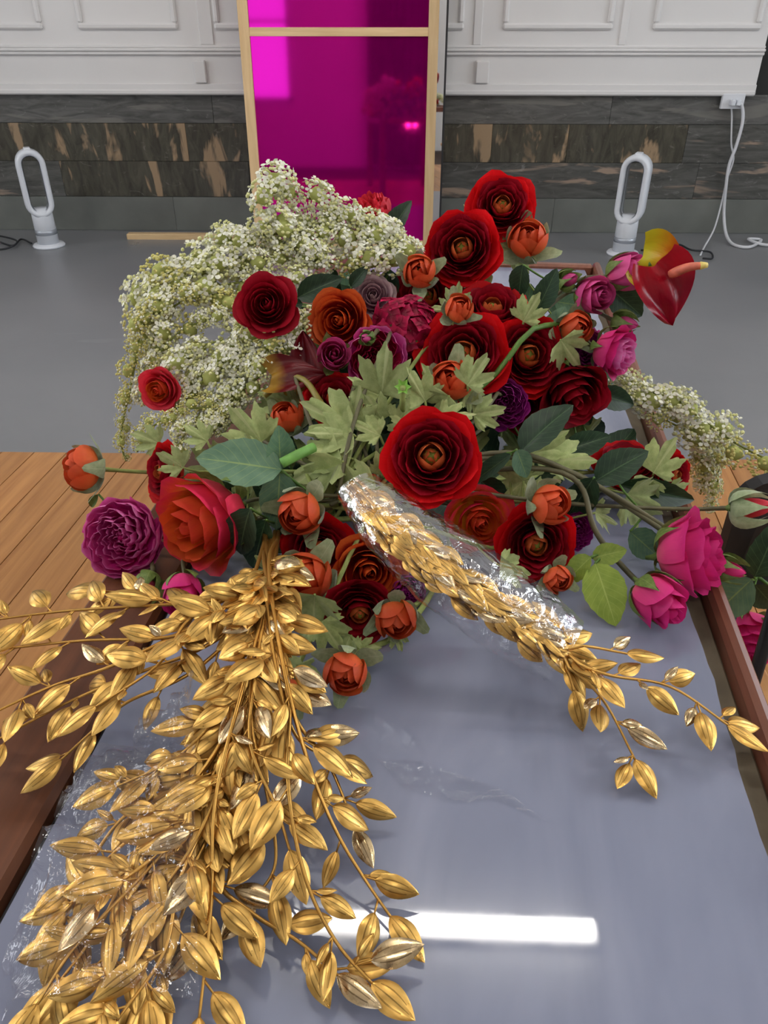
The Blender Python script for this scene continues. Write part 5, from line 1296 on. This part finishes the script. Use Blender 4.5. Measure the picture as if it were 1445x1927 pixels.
ss = [[(660, 905, .17), (760, 1010, .16), (890, 1105, .125), (1040, 1220, .085), (1140, 1270, .07), (1260, 1290, .05), (1370, 1365, .03)],
      [(650, 920, .16), (740, 1030, .14), (880, 1140, .11), (1040, 1235, .07), (1130, 1310, .05), (1195, 1430, .02)],
      [(670, 900, .17), (790, 1000, .155), (930, 1110, .13), (1050, 1200, .10), (1130, 1220, .08), (1180, 1230, .07)],
      [(655, 915, .16), (760, 1040, .14), (870, 1120, .125), (980, 1200, .10), (1060, 1250, .06), (1080, 1300, .04)],
      [(640, 930, .15), (745, 1000, .16), (850, 1085, .145), (960, 1150, .12), (1040, 1195, .10)],
      [(650, 950, .13), (730, 1050, .12), (850, 1150, .10), (950, 1210, .08), (1020, 1245, .07)],
      [(660, 915, .15), (790, 1060, .13), (900, 1140, .11), (1030, 1215, .09)],
      [(680, 905, .17), (800, 1030, .15), (900, 1090, .14), (1000, 1180, .11), (1090, 1160, .09), (1095, 1100, .09)]]
SL = {0: 'gold-painted spray from the sleeve whose tip lies across the wooden rail', 1: 'gold-painted spray from the sleeve whose tip lies out on the bare tabletop', 7: 'gold-painted spray from the sleeve curling up by the yellow-green leaves'}
for i, path in enumerate(ss): gold_spray(SL.get(i, LD), path, G4, seed=300 + i, step=.015, ang=.30, pale=.2, ll=.038, start=.06, lane=.9)

# ================================================================== clear plastic
vs, fs = [], []; nr = 40
for i in range(70):
    t_, x_, y_ = SLV_F[i]
    for k in range(nr):
        a = 2 * math.pi * k / nr; d = x_ * math.cos(a) + y_ * (math.sin(a) * SLV_FLAT)
        c = Vector((i * .22, math.cos(a) * 2.2, math.sin(a) * 2.2 + 2))
        n_ = abs(noise.noise(c)) * .14 + abs(noise.noise(c * 2.7)) * .08 + .04 * abs(noise.noise(c * 6))
        v = SLV_Q[i] + d * SLV_R[i] * (1.06 - n_); v.z = max(v.z, TT + .002); vs.append(v)
for i in range(69):
    for k in range(nr): fs.append([i * nr + k, i * nr + (k + 1) % nr, (i + 1) * nr + (k + 1) % nr, (i + 1) * nr + k])
o = put('plastic_sleeve', mesh('plastic_sleeve', vs, fs, M_FILM))
tag(o, 'clear crinkled plastic sleeve wrapped round gold sprays', 'plastic sleeve')
# the bag's film drapes over the leaves beneath it
def drape(corners, nu, nv, mat, seed):
    a, b_, c_, d_ = corners; G = []; CS = .008; top = {}
    for q in GOLDPTS:
        k = (int(q.x // CS), int(q.y // CS)); top[k] = max(top.get(k, 0), q.z)
    for i in range(nu + 1):
        row = []
        for j in range(nv + 1):
            p = a.lerp(b_, i / nu).lerp(d_.lerp(c_, i / nu), j / nv); kx, ky = int(p.x // CS), int(p.y // CS)
            row.append([p, max([TT + .001] + [top.get((kx + dx, ky + dy), 0) + .003 for dx in (-1, 0, 1) for dy in (-1, 0, 1)])])
        G.append(row)
    H = [[c[1] for c in r] for r in G]
    for it in range(10):
        H = [[max(G[i][j][1], sum(H[min(max(i + e, 0), nu)][min(max(j + f, 0), nv)] for e, f in ((0, 0), (1, 0), (-1, 0), (0, 1), (0, -1))) / 5) for j in range(nv + 1)] for i in range(nu + 1)]
    vs = [(G[i][j][0].x, G[i][j][0].y, H[i][j] + .004 * abs(noise.noise(G[i][j][0] * 60 + Vector((seed, 0, 0))))) for i in range(nu + 1) for j in range(nv + 1)]
    fs = [[i * (nv + 1) + j, i * (nv + 1) + j + 1, (i + 1) * (nv + 1) + j + 1, (i + 1) * (nv + 1) + j] for i in range(nu) for j in range(nv)]
    return mesh('plastic_bag', vs, fs, mat)
o = put('plastic_bag', drape([P(190, 1400, z=TT), P(395, 1420, z=TT), P(385, 1925, z=TT), P(5, 1925, z=TT)], 56, 80, M_FILM3, 7))
tag(o, 'large clear plastic bag lying over gold sprays on the tabletop', 'plastic bag')
